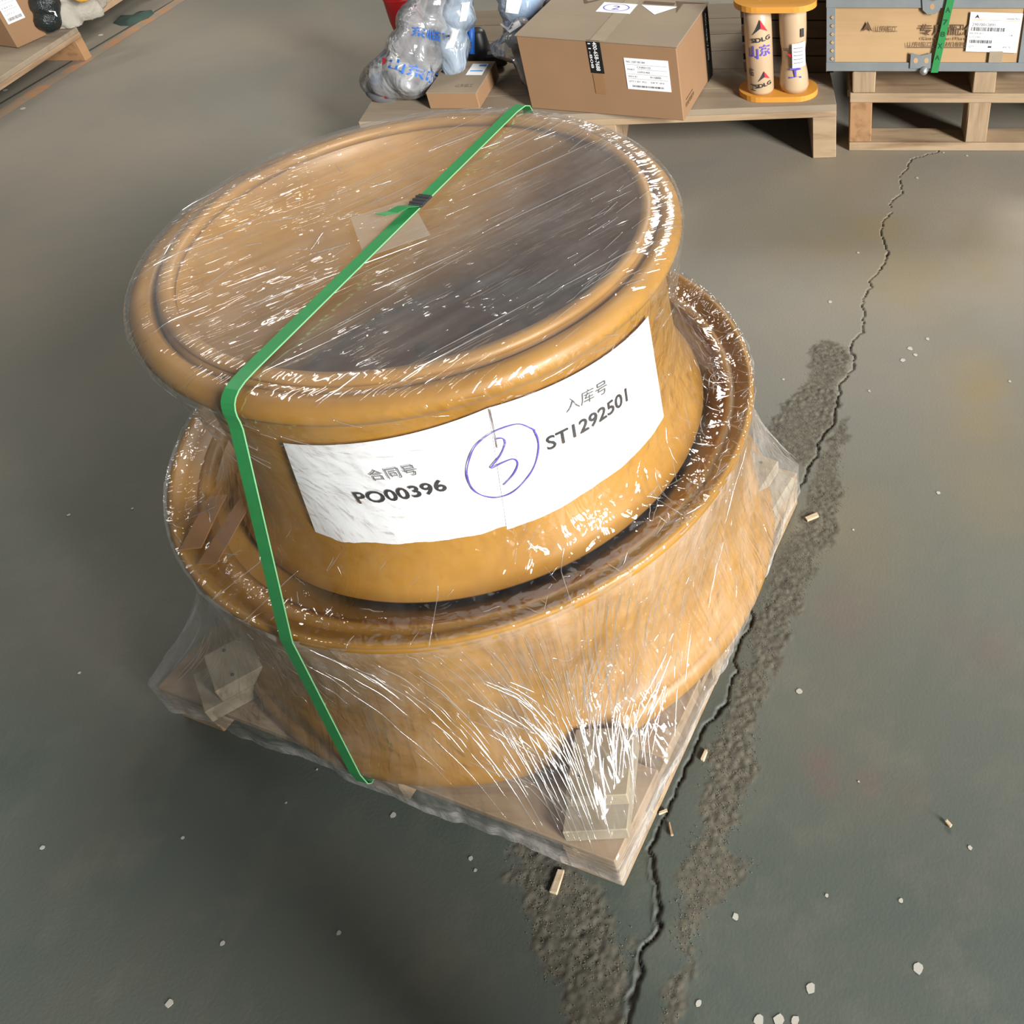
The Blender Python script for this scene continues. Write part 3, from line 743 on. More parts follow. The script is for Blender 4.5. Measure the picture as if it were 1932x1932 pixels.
a = math.radians(50); q = -co[:, 0]*math.sin(a)+co[:, 1]*math.cos(a); r = np.hypot(co[:, 0], co[:, 1]); l = co[:, 0]*math.cos(a)+co[:, 1]*math.sin(a)
co[:, 2] += ((vnoise(q*55+99, l*3+40, 1, 51)-.5)*.0022+(vnoise(q*12+99, l*6+40, 1, 52)-.5)*.004)*np.clip((.395-r)*12, 0, 1)
me.vertices.foreach_set('co', co.ravel()); me.update()

# tight pleats: thin rolled folds of the film, catching the light as fine bright lines
def pleat_mat():
    t = NT('film_pleats'); t.n.remove(t.b)
    tr = t.add('ShaderNodeBsdfTransparent'); gl = t.add('ShaderNodeBsdfGlossy'); gl.inputs['Roughness'].default_value = .12
    df = t.add('ShaderNodeBsdfDiffuse'); df.inputs['Color'].default_value = (.8, .8, .79, 1)
    m1 = t.add('ShaderNodeMixShader'); m1.inputs[0].default_value = .10; t.link(tr.outputs[0], m1.inputs[1]); t.link(df.outputs[0], m1.inputs[2])
    m2 = t.add('ShaderNodeMixShader'); m2.inputs[0].default_value = .26; t.link(m1.outputs[0], m2.inputs[1]); t.link(gl.outputs[0], m2.inputs[2])
    t.link(m2.outputs[0], t.out.inputs[0]); return t.m
M['pleat'] = pleat_mat()
rp = random.Random(5)
def tub(mb, pts, r):
    n = len(pts); mb.tube(pts, [max(.00008, r*math.sin(math.pi*(i+.35)/(n-.3))) for i in range(n)], 6)
def skirt_pt(t, s, off=.0012):
    k = s*99; i = min(98, int(k)); a = SKIRT[i](t); b = SKIRT[i+1](t); f = k-i
    R = a[0]*(1-f)+b[0]*f; z = a[1]*(1-f)+b[1]*f
    return Vector((CX+(R+off)*math.cos(t), CY+(R+off)*math.sin(t), z+off*.5))
mb = MB(); D2 = math.radians
for c_, n_, sp_ in ((D2(-64.4), 210, 46), (D2(-149), 34, 24), (D2(15), 60, 34)):
    for _ in range(n_):
        th0 = c_+D2(rp.gauss(0, sp_*.55)); s0 = rp.uniform(.02, .75); ln = rp.uniform(.08, .42); s1 = min(.99, s0+ln)
        k0 = 1-s0*.72; k1 = 1-s1*.72; wob = rp.gauss(0, .012)
        P = [skirt_pt(c_+(th0-c_)*((k0+(k1-k0)*i/9)), s0+(s1-s0)*i/9, .0012+.0012*math.sin(i)+wob*.0) for i in range(10)]
        tub(mb, P, rp.uniform(.0004, .0011))
for _ in range(130):                                    # bundle of stout folds drawn tight towards the near corner
    th0 = D2(rp.gauss(-63, 9)); s0 = rp.uniform(.30, .80); s1 = min(.97, s0+rp.uniform(.06, .22)); c_ = D2(-64.4)
    P = [skirt_pt(c_+(th0-c_)*(1-.5*i/9), s0+(s1-s0)*i/9) for i in range(10)]; tub(mb, P, rp.uniform(.0008, .0016))
for _ in range(40):                                     # a few stray folds crossing the rest
    th0 = D2(rp.uniform(-125, -10)); s0 = rp.uniform(.1, .9); d = rp.uniform(-.10, .10); ds_ = rp.uniform(-.08, .08)
    P = [skirt_pt(th0+d*i/7, min(.98, max(.02, s0+ds_*i/7+.02*math.sin(i*.9)))) for i in range(8)]; tub(mb, P, rp.uniform(.0004, .0009))
obj('pleat', mb, 'pleat', film, kind='stuff', label='fine bright pleats in the lower film')
DP = interp(DRUMPROF, 200)
def drum_pt(t, z, off=.001):
    zs = [p[1] for p in DP]; i = min(range(len(DP)), key=lambda k: abs(zs[k]-z)); return Vector((CX+(DP[i][0]+off)*math.cos(t), CY+(DP[i][0]+off)*math.sin(t), z))
mb = MB()
for _ in range(150):
    th0 = D2(rp.uniform(-165, 40)); z0 = rp.choice([rp.uniform(.50, .58), rp.uniform(.74, .86), rp.uniform(.52, .86)])
    if .56 < z0 < .76 and D2(-108) < th0 < D2(-12) and rp.random() < .85: continue
    a = rp.gauss(1.2, .5) if z0 < .6 else rp.gauss(-.35, .3); L_ = rp.uniform(.012, .05)
    P = [drum_pt(th0+(i/6-.5)*L_*math.cos(a)/.39, min(.864, max(.499, z0+(i/6-.5)*L_*math.sin(a)))) for i in range(7)]
    tub(mb, P, rp.uniform(.0004, .0009))
lo = [i for i, p in enumerate(DP) if p[1] < .515 and p[0] > .40]
for k in range(230):
    th0 = D2(rp.gauss(2, 26) if k < 170 else rp.uniform(-170, 60)); i0 = rp.choice(lo); a = rp.uniform(-1.5, 1.5); L_ = rp.uniform(.01, .045); P = []
    for i in range(6):
        j = int(min(len(DP)-1, max(lo[0], i0+(i/5-.5)*L_*math.sin(a)/.0027))); th = th0+(i/5-.5)*L_*math.cos(a)/.45
        P.append(Vector((CX+DP[j][0]*math.cos(th), CY+DP[j][0]*math.sin(th), DP[j][1]+.0012)))
    tub(mb, P, rp.uniform(.0004, .0010))
obj('pleat', mb, 'pleat', film, kind='stuff', label='short bright creases round the upper rim')
TP = TOPPROF
def top_pt(x, y, off=.0012):
    r = math.hypot(x, y); return Vector((CX+x, CY+y, float(np.interp(r, [p[0] for p in TP], [p[1] for p in TP]))+off))
mb = MB()
for k in range(150):
    if k < 46:
        a = D2(rp.gauss(49, 4)); u = rp.uniform(-.36, .36); v_ = rp.uniform(-.33, .33); L_ = rp.uniform(.05, .34)
    elif k < 120:                                       # short folds along the right and far edge
        ph = D2(rp.uniform(-45, 80)); r0 = rp.uniform(.27, .40); u, v_ = r0*math.cos(ph), r0*math.sin(ph); a = D2(rp.gauss(52, 9)); L_ = rp.uniform(.015, .06)
        u, v_ = u*math.cos(D2(49))+v_*math.sin(D2(49)), -u*math.sin(D2(49))+v_*math.cos(D2(49))
    else:
        a = rp.uniform(0, 3.1); u = rp.uniform(-.32, .1); v_ = rp.uniform(.02, .3); L_ = rp.uniform(.02, .07)
    cx_ = u*math.cos(D2(49))-v_*math.sin(D2(49)); cy_ = u*math.sin(D2(49))+v_*math.cos(D2(49)); P = []
    for i in range(10):
        x_, y_ = cx_+(i/9-.5)*L_*math.cos(a), cy_+(i/9-.5)*L_*math.sin(a)
        if math.hypot(x_, y_) < .402: P.append(top_pt(x_, y_))
    if len(P) > 3: tub(mb, P, rp.uniform(.0004, .0010))
obj('pleat', mb, 'pleat', film, kind='stuff', label='long fine streaks across the top film')

# ------------------------------------------------------------------ document pouch patch + green strap
mb = MB(); P = [(-.742, 1.225), (-.668, 1.282), (-.603, 1.179), (-.680, 1.12)]
mb.prism(P, .8885, .8893)
pt = NT('frosted_pouch'); pt.n.remove(pt.b)
tr = pt.add('ShaderNodeBsdfTransparent'); df = pt.add('ShaderNodeBsdfDiffuse'); df.inputs[0].default_value = srgb(176, 170, 160)
mx = pt.add('ShaderNodeMixShader'); mx.inputs[0].default_value = .22
pt.link(tr.outputs[0], mx.inputs[1]); pt.link(df.outputs[0], mx.inputs[2]); pt.link(mx.outputs[0], pt.out.inputs[0])
tag(obj('film_patch', mb, pt.m), 'square frosted plastic patch lying under the strap clip on the film top', 'plastic patch')

strap = thing('strapping_band', (CX, CY, .885), 'green plastic strapping band pulled over the wrapped rims, with metal seal on top', 'strap')
near = Vector((-.745, .826)); far = Vector((-.570, 1.622))
dirp = (far-near).normalized(); sd = Vector((dirp.y, -dirp.x, 0))
def hit_R(R, which):                                     # where the strap's plane meets a circle
    o_ = near-Vector((CX, CY)); b = o_.dot(dirp); c = o_.dot(o_)-R*R; D = math.sqrt(b*b-c)
    t = -b-D if which < 0 else -b+D; return near+dirp*t
def sp(R, z, w): p = hit_R(R, w); return Vector((p.x, p.y, z))
path = [sp(.495, .1035, -1), sp(.529, .1050, -1), sp(.534, .115, -1), sp(.536, .15, -1), sp(.510, .478, -1), sp(.5085, .500, -1), sp(.5060, .510, -1),
        sp(.4135, .838, -1), sp(.4118, .850, -1), sp(.4116, .860, -1), sp(.4100, .868, -1), sp(.4065, .876, -1), sp(.4010, .882, -1), sp(.393, .8865, -1), sp(.380, .8895, -1), sp(.36, .8905, -1), sp(.25, .8905, -1), sp(.25, .8905, 1),
        sp(.36, .8905, 1), sp(.39, .887, 1), sp(.404, .880, 1), sp(.411, .862, 1), sp(.412, .845, 1), sp(.5070, .508, 1), sp(.510, .49, 1), sp(.536, .15, 1), sp(.534, .110, 1), sp(.495, .1035, 1)]
def ribbon(pts, half, thick):
    vs = []; n = len(pts)
    for i, p in enumerate(pts):
        d = (pts[min(i+1, n-1)]-pts[max(i-1, 0)]).normalized(); nn = sd.cross(d).normalized()*thick
        if nn.dot(p-Vector((CX, CY, .4))) < 0: nn = -nn
        vs += [p-sd*half, p+sd*half, p+sd*half+nn, p-sd*half+nn]
    fs = [(0, 1, 2, 3), tuple((n-1)*4+k for k in (3, 2, 1, 0))]
    for i in range(n-1):
        for k in range(4): fs.append((i*4+k, i*4+4+k, i*4+4+(k+1) % 4, i*4+(k+1) % 4))
    return MB().add(vs, fs)
obj('band', ribbon(path, .0098, .001), 'strap', strap)
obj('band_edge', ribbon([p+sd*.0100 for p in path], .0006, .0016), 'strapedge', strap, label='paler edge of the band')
clipc = Vector((-.6465, 1.2678, .893)); cd = Vector((dirp.x, dirp.y, 0))
ang = math.atan2(dirp.y, dirp.x)
mb = MB(); mb.box(clipc, (.034, .0235, .004), ang, .001)
for k in (-.009, 0, .009): mb.box(clipc+cd*k+Vector((0, 0, .0022)), (.004, .025, .0016), ang, .0004)
obj('metal_seal', mb, 'darkmetal', strap, label='crimped dark metal seal')
mb = MB(); s0 = clipc-cd*.015; s1 = clipc-cd*.056-sd*.010+Vector((0, 0, .012)); s2 = Vector((-.686, 1.211, .9035))
tp = [s0, s0.lerp(s1, .5)+Vector((0, 0, .004)), s1, s2]
vs = []
for i, p in enumerate(tp):
    vs += [p-sd*.0095, p+sd*.0095, p+sd*.0095+Vector((0, 0, .001)), p-sd*.0095+Vector((0, 0, .001))]
mb.add(vs, [(0, 1, 2, 3), (15, 14, 13, 12)]+[(i*4+k, i*4+4+k, i*4+4+(k+1) % 4, i*4+(k+1) % 4) for i in range(3) for k in range(4)])
obj('loose_tail', mb, 'strap', strap, label='lifted loose end of the band')

# ------------------------------------------------------------------ background: low pallet with cartons and bags
ZP = .207
bp0 = Vector((.031, 2.962, 0)); bdir = Vector((-1, -.084, 0)).normalized(); bperp = Vector((-bdir.y, bdir.x, 0))
if bperp.y < 0: bperp = -bperp
LB, DB = 1.60, .95
def bl(u, v, z): return bp0+bdir*u+bperp*v+Vector((0, 0, z))
rb = math.atan2(-bdir.y, -bdir.x)
bpal = thing('wooden_pallet', tuple(bl(LB/2, DB/2, 0)), 'low wooden pallet with a plain deck carrying the big carton, bags and yellow spool', 'pallet')
nb = 6; wbd = DB/nb
for i in range(nb):
    mb = MB(); mb.box(bl(LB/2, wbd*(i+.5), ZP-.0115), (LB, wbd-.0015, .023), rb, .0012); obj('deck_board', mb, 'greydeck', bpal)
mb = MB(); mb.box(bl(LB/2, .0115, ZP-.035), (LB, .023, .0235), rb, .002); obj('edge_board', mb, 'wood', bpal)
for u in (.042, LB/2, LB-.042):
    mb = MB(); mb.box(bl(u, DB/2, (ZP-.047)/2), (.084, DB, ZP-.047), rb, .003); obj('leg_beam', mb, 'wood', bpal)

def frame(o, ux, uy): return Vector(o), Vector(ux).normalized(), Vector(uy).normalized()
def barcode(mb, o, ux, uy, w, h, t, seed):
    r = random.Random(seed); x = 0
    while x < w:
        bw_ = r.uniform(.4, 1.6)*w/70; quad(mb, Vector(o)+Vector(ux)*x, ux, uy, min(bw_, w-x), h); x += bw_+r.uniform(.5, 1.5)*w/70
def label_plate(T, o, ux, uy, w, h, lines, seed=1, name='paper_label'):
    "white sticker with rows of small print; returns the sticker"
    n_ = Vector(ux).cross(Vector(uy))
    mb = MB(); slab(mb, o, ux, uy, w, h, .0006); L = obj(name, mb, 'label', T)
    mt = MB(); o2 = Vector(o)+n_*.0010
    for (kind, x, y, ww, hh, s) in lines:
        q = o2+Vector(ux)*x*w+Vector(uy)*y*h
        if kind == 't': flat_text(mt, s, q, ux, uy, hh*h, ww*w if ww else None)
        elif kind == 'b': barcode(mt, q, ux, uy, ww*w, hh*h, 0, seed)
        elif kind == 'r': quad(mt, q, ux, uy, ww*w, hh*h)
    if mt.v: obj('print', mt, 'ink', L)
    return L
Zv = Vector((0, 0, 1))

# big carton
cBR = at(1291, 229, ZP); cBL = at(1003, 205, ZP)
cdx = (cBR-cBL).normalized(); cdy = Vector((-cdx.y, cdx.x, 0)); WC = (cBR-cBL).length; HC = .262; DC = .50
bc = at(1378, 8, ZP+HC)-cBR; cdy2 = Vector((bc.x, bc.y, 0)).normalized(); DC = Vector((bc.x, bc.y)).length
# keep the box square: average the measured side with the perpendicular
cdy = (cdy+cdy2*.0).normalized()
rc = math.atan2(cdx.y, cdx.x)
cc = cBL+cdx*WC/2+cdy*DC/2
carton = thing('cardboard_box', (cc.x, cc.y, ZP), 'big brown sealed carton with white address label, on the low pallet', 'box')
mb = MB(); mb.box((cc.x, cc.y, ZP+.001+(HC-.006)/2), (WC, DC, HC-.006), rc, .003); obj('body', mb, 'card', carton)
for s in (0, 1):
    mb = MB(); mb.box(cBL+cdx*(WC*(.25+.5*s))+cdy*DC/2+Zv*(HC-.003), (WC/2-.001, DC+.002, .005), rc, .001)
# flaps meet along a seam running left to right in the far half
for v0, v1 in ((-.002, DC*.5-.001), (DC*.5+.001, DC+.002)):
    mb = MB(); mb.box(cBL+cdx*WC/2+cdy*(v0+v1)/2+Zv*(HC-.003), (WC+.006, v1-v0, .005), rc, .001); obj('top_flap', mb, 'cardtop', carton)
fo = lambda x, z: cBL+cdx*x+Zv*z-cdy*.0012                # point on the front face
# white label
label_plate(carton, fo(WC*.665, .103), cdx, Zv, .148, .108, [
    ('t', .05, .86, .42, .06, 'NO. 2207 001384'), ('r', .04, .80, .92, .006, ''), ('t', .28, .70, .3, .06, 'CNB0123'), ('t', .06, .62, .16, .05, 'PART'), ('r', .28, .66, .68, .006, ''), ('t', .28, .55, .28, .06, 'LG953-A02'), ('r', .04, .50, .92, .006, ''),
    ('t', .05, .40, .2, .05, '2023-01'), ('t', .55, .40, .25, .07, '4110000'), ('r', .04, .35, .92, .006, ''), ('t', .05, .24, .4, .05, 'QTY 1 SET  PCS'), ('t', .55, .24, .3, .05, 'SET-01'), ('b', .12, .08, .72, .06, '')][:], 5)
# black printed tape down the front, clear tape across the top
mb = MB(); slab(mb, fo(WC*.445, HC-.112), cdx, Zv, .045, .112, .0007); tp_ = obj('black_tape', mb, 'black', carton)
mt = MB(); flat_text(mt, '400-658-7688', cBL+cdx*(WC*.445+.020)-cdy*.0024+Zv*(HC-.005), -Zv, cdx, .014, .098, .01)
flat_text(mt, '11-808', cBL+cdx*(WC*.445+.004)-cdy*.0024+Zv*(HC-.010), -Zv, cdx, .009, .085)
obj('tape_print', mt, 'label', tp_)
mb = MB(); slab(mb, fo(WC*.452, HC-.185), cdx, Zv, .036, .07, .0004); obj('torn_tape_mark', mb, 'carddark', carton)
top = lambda x, y: cBL+cdx*x+cdy*y+Zv*(HC+.0002)
mb = MB(); slab(mb, top(WC*.47, -.002), cdx, cdy, .048, DC, .0005)
tpm = plain('clear_tape', srgb(152, 139, 118), .22, .06, 14, bump=.0008); obj('clear_tape', mb, tpm, carton)
mb = MB(); slab(mb, top(WC*.35, DC*.60), cdx, cdy, .12, .085, .0006); tl = obj('round_stamp_label', mb, 'label', carton)
mt = MB(); cpt = top(WC*.35+.058, DC*.60+.044)+Zv*.001
for r0, r1 in ((.030, .033),):
    vs = []
    for k in range(40):
        a = k*2*math.pi/40
        for r in (r0, r1): vs.append(cpt+cdx*(r*1.4*math.cos(a))+cdy*(r*math.sin(a)))
    mt.add(vs, [(2*k, 2*k+1, (2*k+3) % 80, (2*k+2) % 80) for k in range(40)])
flat_text(mt, '2', cpt-cdx*.014-cdy*.018, cdx, cdy, .036, .028)
obj('stamp', mt, 'pen', tl)
mb = MB(); poly_on(mb, top(WC*.60, DC*.62)+Zv*.0004, cdx, cdy, [(0, .075), (.07, 0), (.13, .08)]); obj('torn_label', mb, 'label', carton)
mt = MB()
poly_on(mt, top(WC*.18, DC*.84)+Zv*.0006, cdx, cdy, [(0, .03), (.03, -.03), (.10, .045), (.035, -.01)]); obj('faded_print', mt, 'inkbrown', carton); mt = MB()
poly_on(mt, top(WC*.80, DC*.80)+Zv*.0006, cdx, cdy, [(0, .06), (.12, .06), (.03, .045), (.03, -.04), (.012, .03)]); obj('faded_print', mt, 'inkbrown', carton); mt = MB()
quad(mt, top(WC*.60, DC*.86)+Zv*.0006, cdx, cdy, .11, .022)
obj('faded_print', mt, 'inkbrown', carton)
# print on the right side and black tape at its far end
so = cBR+cdx*.0012
mt = MB(); flat_text(mt, '机械零部件', so+cdy*.03+Zv*.035, cdy, Zv, .013, .10); quad(mt, so+cdy*.04+Zv*.058, cdy, Zv, .08, .003)
obj('side_print', mt, 'inkbrown', carton)
mb = MB(); slab(mb, so+cdy*(DC-.075), cdy, Zv, .06, HC-.01, .0007); st = obj('black_tape', mb, 'black', carton)
mt = MB(); flat_text(mt, '400-658-7688', so+cdx*.0012+cdy*(DC-.055)+Zv*(HC-.02), -Zv, cdy, .018, .17, .01); obj('tape_print', mt, 'label', st)
# logo print at lower left of the front (a plain stamp square, its code left out)
# small flat carton
sBL = at(812, 206, ZP); sBR = at(906, 206, ZP); sx_ = (sBR-sBL).normalized(); sy_ = Vector((-sx_.y, sx_.x, 0))
W2 = (sBR-sBL).length; D2 = .25; H2 = .058; r2_ = math.atan2(sx_.y, sx_.x)
small = thing('cardboard_box', tuple(sBL+sx_*W2/2+sy_*D2/2), 'small flat brown carton with blue and white sticker, left of the big carton', 'box')
mb = MB(); mb.box(sBL+sx_*W2/2+sy_*D2/2+Zv*(H2/2), (W2, D2, H2-.002), r2_, .002); obj('body', mb, 'card', small)
mb = MB(); mb.box(sBL+sx_*W2/2+sy_*D2/2+Zv*(H2+.0005), (W2, D2, .003), r2_, .001); obj('top_flap', mb, 'cardtop', small)
stp = lambda x, y: sBL+sx_*x+sy_*y+Zv*(H2+.0022)
mb = MB(); slab(mb, stp(W2*.56, D2*.55), sx_, sy_, W2*.33, D2*.36, .0005); lb = obj('sticker', mb, 'label', small)
mt = MB(); quad(mt, stp(W2*.72, D2*.82)+Zv*.0008, sx_, sy_, W2*.15, D2*.06); obj('sticker_print', mt, 'blueplastic', lb); mt = MB(); quad(mt, stp(W2*.60, D2*.66)+Zv*.0008, sx_, sy_, W2*.26, D2*.03); obj('sticker_print', mt, 'blueplastic', lb)
mt = MB(); poly_on(mt, stp(W2*.22, D2*.68)+Zv*.0002, sx_, sy_, [(0, 0), (.02, .05), (.045, 0), (.02, .018)]); obj('carton_logo', mt, 'inkbrown', small); mt = MB()
flat_text(mt, '山东临工', stp(W2*.50, D2*.18), sx_, sy_, .02, W2*.35)
obj('carton_print', mt, 'inkbrown', small)

# yellow spool-like pack: two rounded plates and two wrapped cylinders
pc = Vector((-.172, 3.055, ZP))
pk = thing('filter_pack', tuple(pc), 'upright pack of two tape wrapped cylinders between yellow end plates, right of the big carton', 'parts pack')
def stadium(c, a, b, ang_, n=14):
    pts = []
    for sgn in (1, -1):
        for k in range(n+1):
            t = -math.pi/2+math.pi*k/n
            pts.append((sgn*(a-b)+sgn*b*math.cos(t), sgn*b*math.sin(t)))
    ca, sa = math.cos(ang_), math.sin(ang_)
    return [(c.x+x*ca-y*sa, c.y+x*sa+y*ca) for x, y in pts]
mb = MB(); mb.prism(stadium(pc, .138, .078, .03), ZP+.0005, ZP+.020); obj('end_plate', mb, 'spoolplate', pk)
mb = MB(); mb.prism(stadium(pc+Vector((.0, .0, 0)), .138, .078, .03), .521, .541); ep = obj('end_plate', mb, 'spoolplate', pk)
cylc = [pc+Vector((-.060, -.022, 0)), pc+Vector((.056, -.010, 0))]
for k, c in enumerate(cylc):
    z0, z1 = ZP+.020, .521
    if k == 0: prof_ = [(.001, 0), (.043, 0), (.046, .01), (.0465, .15), (.0465, .24), (z1*0+.0445, .301), (.001, .301)]
    else: prof_ = [(.001, 0), (.046, 0), (.051, .02), (.048, .06), (.041, .10), (.040, .14), (.044, .17), (.046, .22), (.046, .29), (.043, .301), (.001, .301)]
    mb = MB().lathe(prof_, Vector((c.x, c.y, z0)), 36); obj('wrapped_cylinder', mb, 'beige', pk)
    mb = MB().lathe([(.001, 0), (.016, 0), (.016, .006), (.001, .006)], Vector((c.x, c.y+.02, .541)), 16); obj('plate_bolt', mb, 'steel', ep)
def tube_print(k, dx_deg, z, pts=None, s=None, w=.05, h=.015, mat='ink', bold=.01, rot=0, tag_='wrap_print'):
    c = cylc[k]; R = .0485 if k == 0 else .0505
    a0 = math.atan2(-c.y, -c.x)+math.radians(dx_deg)         # facing the viewer
    mb = MB(); ca, sa = math.cos(rot), math.sin(rot)
    if s: v, f, W_ = text_geo(s, bold); kx = w/W_; ky = h/.73; P = [(x*kx-w/2, y*ky) for x, y in v]
    else: P = pts; f = [tuple(range(len(pts)))]
    P = [(x*ca-y*sa, x*sa+y*ca) for x, y in P]
    mb.add([Vector((c.x+R*math.cos(a0+x/R), c.y+R*math.sin(a0+x/R), z+y)) for x, y in P], f)
    return obj(tag_, mb, mat, pk)
tri_b = [(-.028, -.005), (.0, .050), (.0, .018)]; tri_r = [(.001, .048), (.027, .006), (.002, .017)]
tube_print(0, 8, .447, tri_b); tube_print(0, 8, .447, tri_r, mat='logored')
tube_print(0, 12, .421, s='SDLG', w=.070, h=.015, rot=.14, bold=.03)
tube_print(0, -24, .366, s='山', w=.036, h=.034, mat='pen', bold=.03); tube_print(0, 26, .374, s='东', w=.042, h=.030, mat='pen', bold=.03)
tube_print(0, 16, .282, [(x*.8, y*.7) for x, y in tri_b]); tube_print(0, 16, .282, [(x*.8, y*.7) for x, y in tri_r], mat='logored')
tube_print(0, 14, .260, s='SDLG', w=.062, h=.014, rot=.2, bold=.03)
tube_print(0, -38, .30, s='临', w=.02, h=.022); tube_print(0, -34, .245, s='工', w=.022, h=.022)
tube_print(1, 38, .43, s='1', w=.014, h=.03); tube_print(1, -12, .385, s='SDLG', w=.055, h=.010, rot=.12)
tube_print(1, 0, .35, [(-.024, .024), (.006, -.002), (.004, .022)], mat='logored')
tube_print(1, 6, .288, s='工', w=.042, h=.034, mat='pen', bold=.03)
c = cylc[1]; a0 = math.atan2(-c.y, -c.x)+math.radians(22); vs = []
for i in range(9):
    a = a0+(-.5+i/8)*.95
    for z in (.325, .41): vs.append(Vector((c.x+.0520*math.cos(a), c.y+.0520*math.sin(a), z-.006*i/8*0+(.004*i/8))))
L = obj('wrap_label', MB().add(vs, [(2*i, 2*i+2, 2*i+3, 2*i+1) for i in range(8)], True), 'label', pk)
mt = MB()
for j in range(5):
    vs = []
    for i in range(7):
        a = a0+(-.4+i/6*.7)*.95
        for z in (.342+j*.013, .3445+j*.013): vs.append(Vector((c.x+.0526*math.cos(a), c.y+.0526*math.sin(a), z)))
    mt.add(vs, [(2*i, 2*i+2, 2*i+3, 2*i+1) for i in range(6)])
obj('print', mt, 'inkthin', L)
# dark slatted crate behind it
dc = thing('slatted_crate', (-.14, 3.45, ZP), 'dark slatted wooden crate standing behind the yellow plated pack', 'crate')
for k in range(8):
    mb = MB(); mb.box((-.128, 3.214, ZP+.034+k*.0655), (.30, .014, .0615), 0, .0012); obj('slat', mb, 'darkslat', dc)
    mb = MB(); mb.box((-.292, 3.212, ZP+.030+k*.0655), (.024, .020, .036), 0, .002); obj('corner_block', mb, 'blocktip', dc, label='pale corner block between dark gaps')
mb = MB(); mb.box((-.143, 3.46, ZP+.27), (.324, .475, .535), 0, .003); obj('body', mb, 'shadeblack', dc)  # black colour puts in the deep shade behind the slats and at the left

# ------------------------------------------------------------------ plywood crate on two stacked pallets (right)
YF = 3.012
for lvl in range(2):
    z0 = 0 if lvl == 0 else .2245
    lab = ['lower wooden pallet on the floor under the steel edged plywood crate', 'upper wooden pallet, directly beneath the steel edged plywood crate'][lvl]
    T = thing('wooden_pallet', (.62, 3.45, z0), lab, 'pallet')
    L, D = 1.15, .95; x0 = .078 if lvl == 0 else .086
    if lvl == 0:
        for v in (.055, D/2, D-.055):
            mb = MB(); mb.box((x0+L/2, YF+v, .0165), (L, .11 if v < .1 else .10, .032), 0, .002); obj('bottom_board', mb, 'wood', T)
        zb0, zb1 = .033, .188
    else: zb0, zb1 = .2245, .302
    for u in (.040, .455, L-.05):
        for v in (.06, D/2, D-.06):
            mb = MB(); mb.box((x0+u+(0 if lvl == 0 else 0), YF+v, (zb0+zb1)/2), (.078, .115, zb1-zb0-.001), 0, .003, .001); obj('block', mb, 'warmwood' if (lvl == 0 and u < .1) else 'woodz', T)
    if lvl == 0:
        for i in range(4):
            mb = MB(); mb.box((x0+L/2, YF+.118+i*.238, .206), (L, .234, .035), 0, .002); obj('deck_board', mb, 'greydeck' if i else 'wood', T)
    else:
        for i in range(4):
            mb = MB(); mb.box((x0+L/2, YF+.118+i*.238, .3045), (L*.97, .20, .004), 0, .001); obj('deck_board', mb, 'wood', T)
CX0, CX1, CZ0, CZ1 = -.002, .672, .3075, .556; DCR = .55
cr = thing('plywood_crate', ((CX0+CX1)/2, YF+DCR/2, CZ0), 'plywood crate with grey steel edges and white barcode label, at the right edge', 'crate')
mb = MB(); mb.box(((CX0+CX1)/2, YF+.006+DCR/2, (CZ0+CZ1)/2), (CX1-CX0-.006, DCR, CZ1-CZ0-.006), 0, .002); obj('plywood_panel', mb, 'plypanel', cr)
cf = lambda x, z, p=.0: Vector((x, YF-p, z))
UX = Vector((1, 0, 0))
def band(x0, z0, x1, z1, t, name='steel_edge'):
    mb = MB(); mb.box(((x0+x1)/2, YF+.004-t/2+.001, (z0+z1)/2), (x1-x0, .006+t, z1-z0), 0, .001); return obj(name, mb, 'greyband', cr)
band(CX0-.003, CZ0-.001, CX1+.003, CZ0+.030, .003); band(CX0-.003, CZ1-.030, CX1+.003, CZ1+.001, .003)
e1_ = band(CX0-.002, CZ0+.030, CX0+.028, CZ1-.030, .002); band(CX1-.026, CZ0+.030, CX1+.002, CZ1-.030, .002)
mb = MB(); mb.box(((CX0+CX1)/2, YF+DCR/2, CZ1+.0015), (CX1-CX0+.006, DCR+.01, .003), 0, .001); obj('steel_lid_edge', mb, 'greyband', cr)
mb = MB(); mb.box((CX0-.0015, YF+DCR/2, CZ0+.012), (.003, DCR, .03), 0, .001); obj('steel_edge', mb, 'greyband', cr)
for k in range(6):
    mb = MB(); z = CZ0+.045+k*.0285; x = CX0+.018
    poly_on(mb, cf(x, z, .0033), UX, Zv, [(-.007, 0), (0, -.007), (.007, 0), (0, .007)]); obj('punched_hole', mb, 'plypanel', cr)
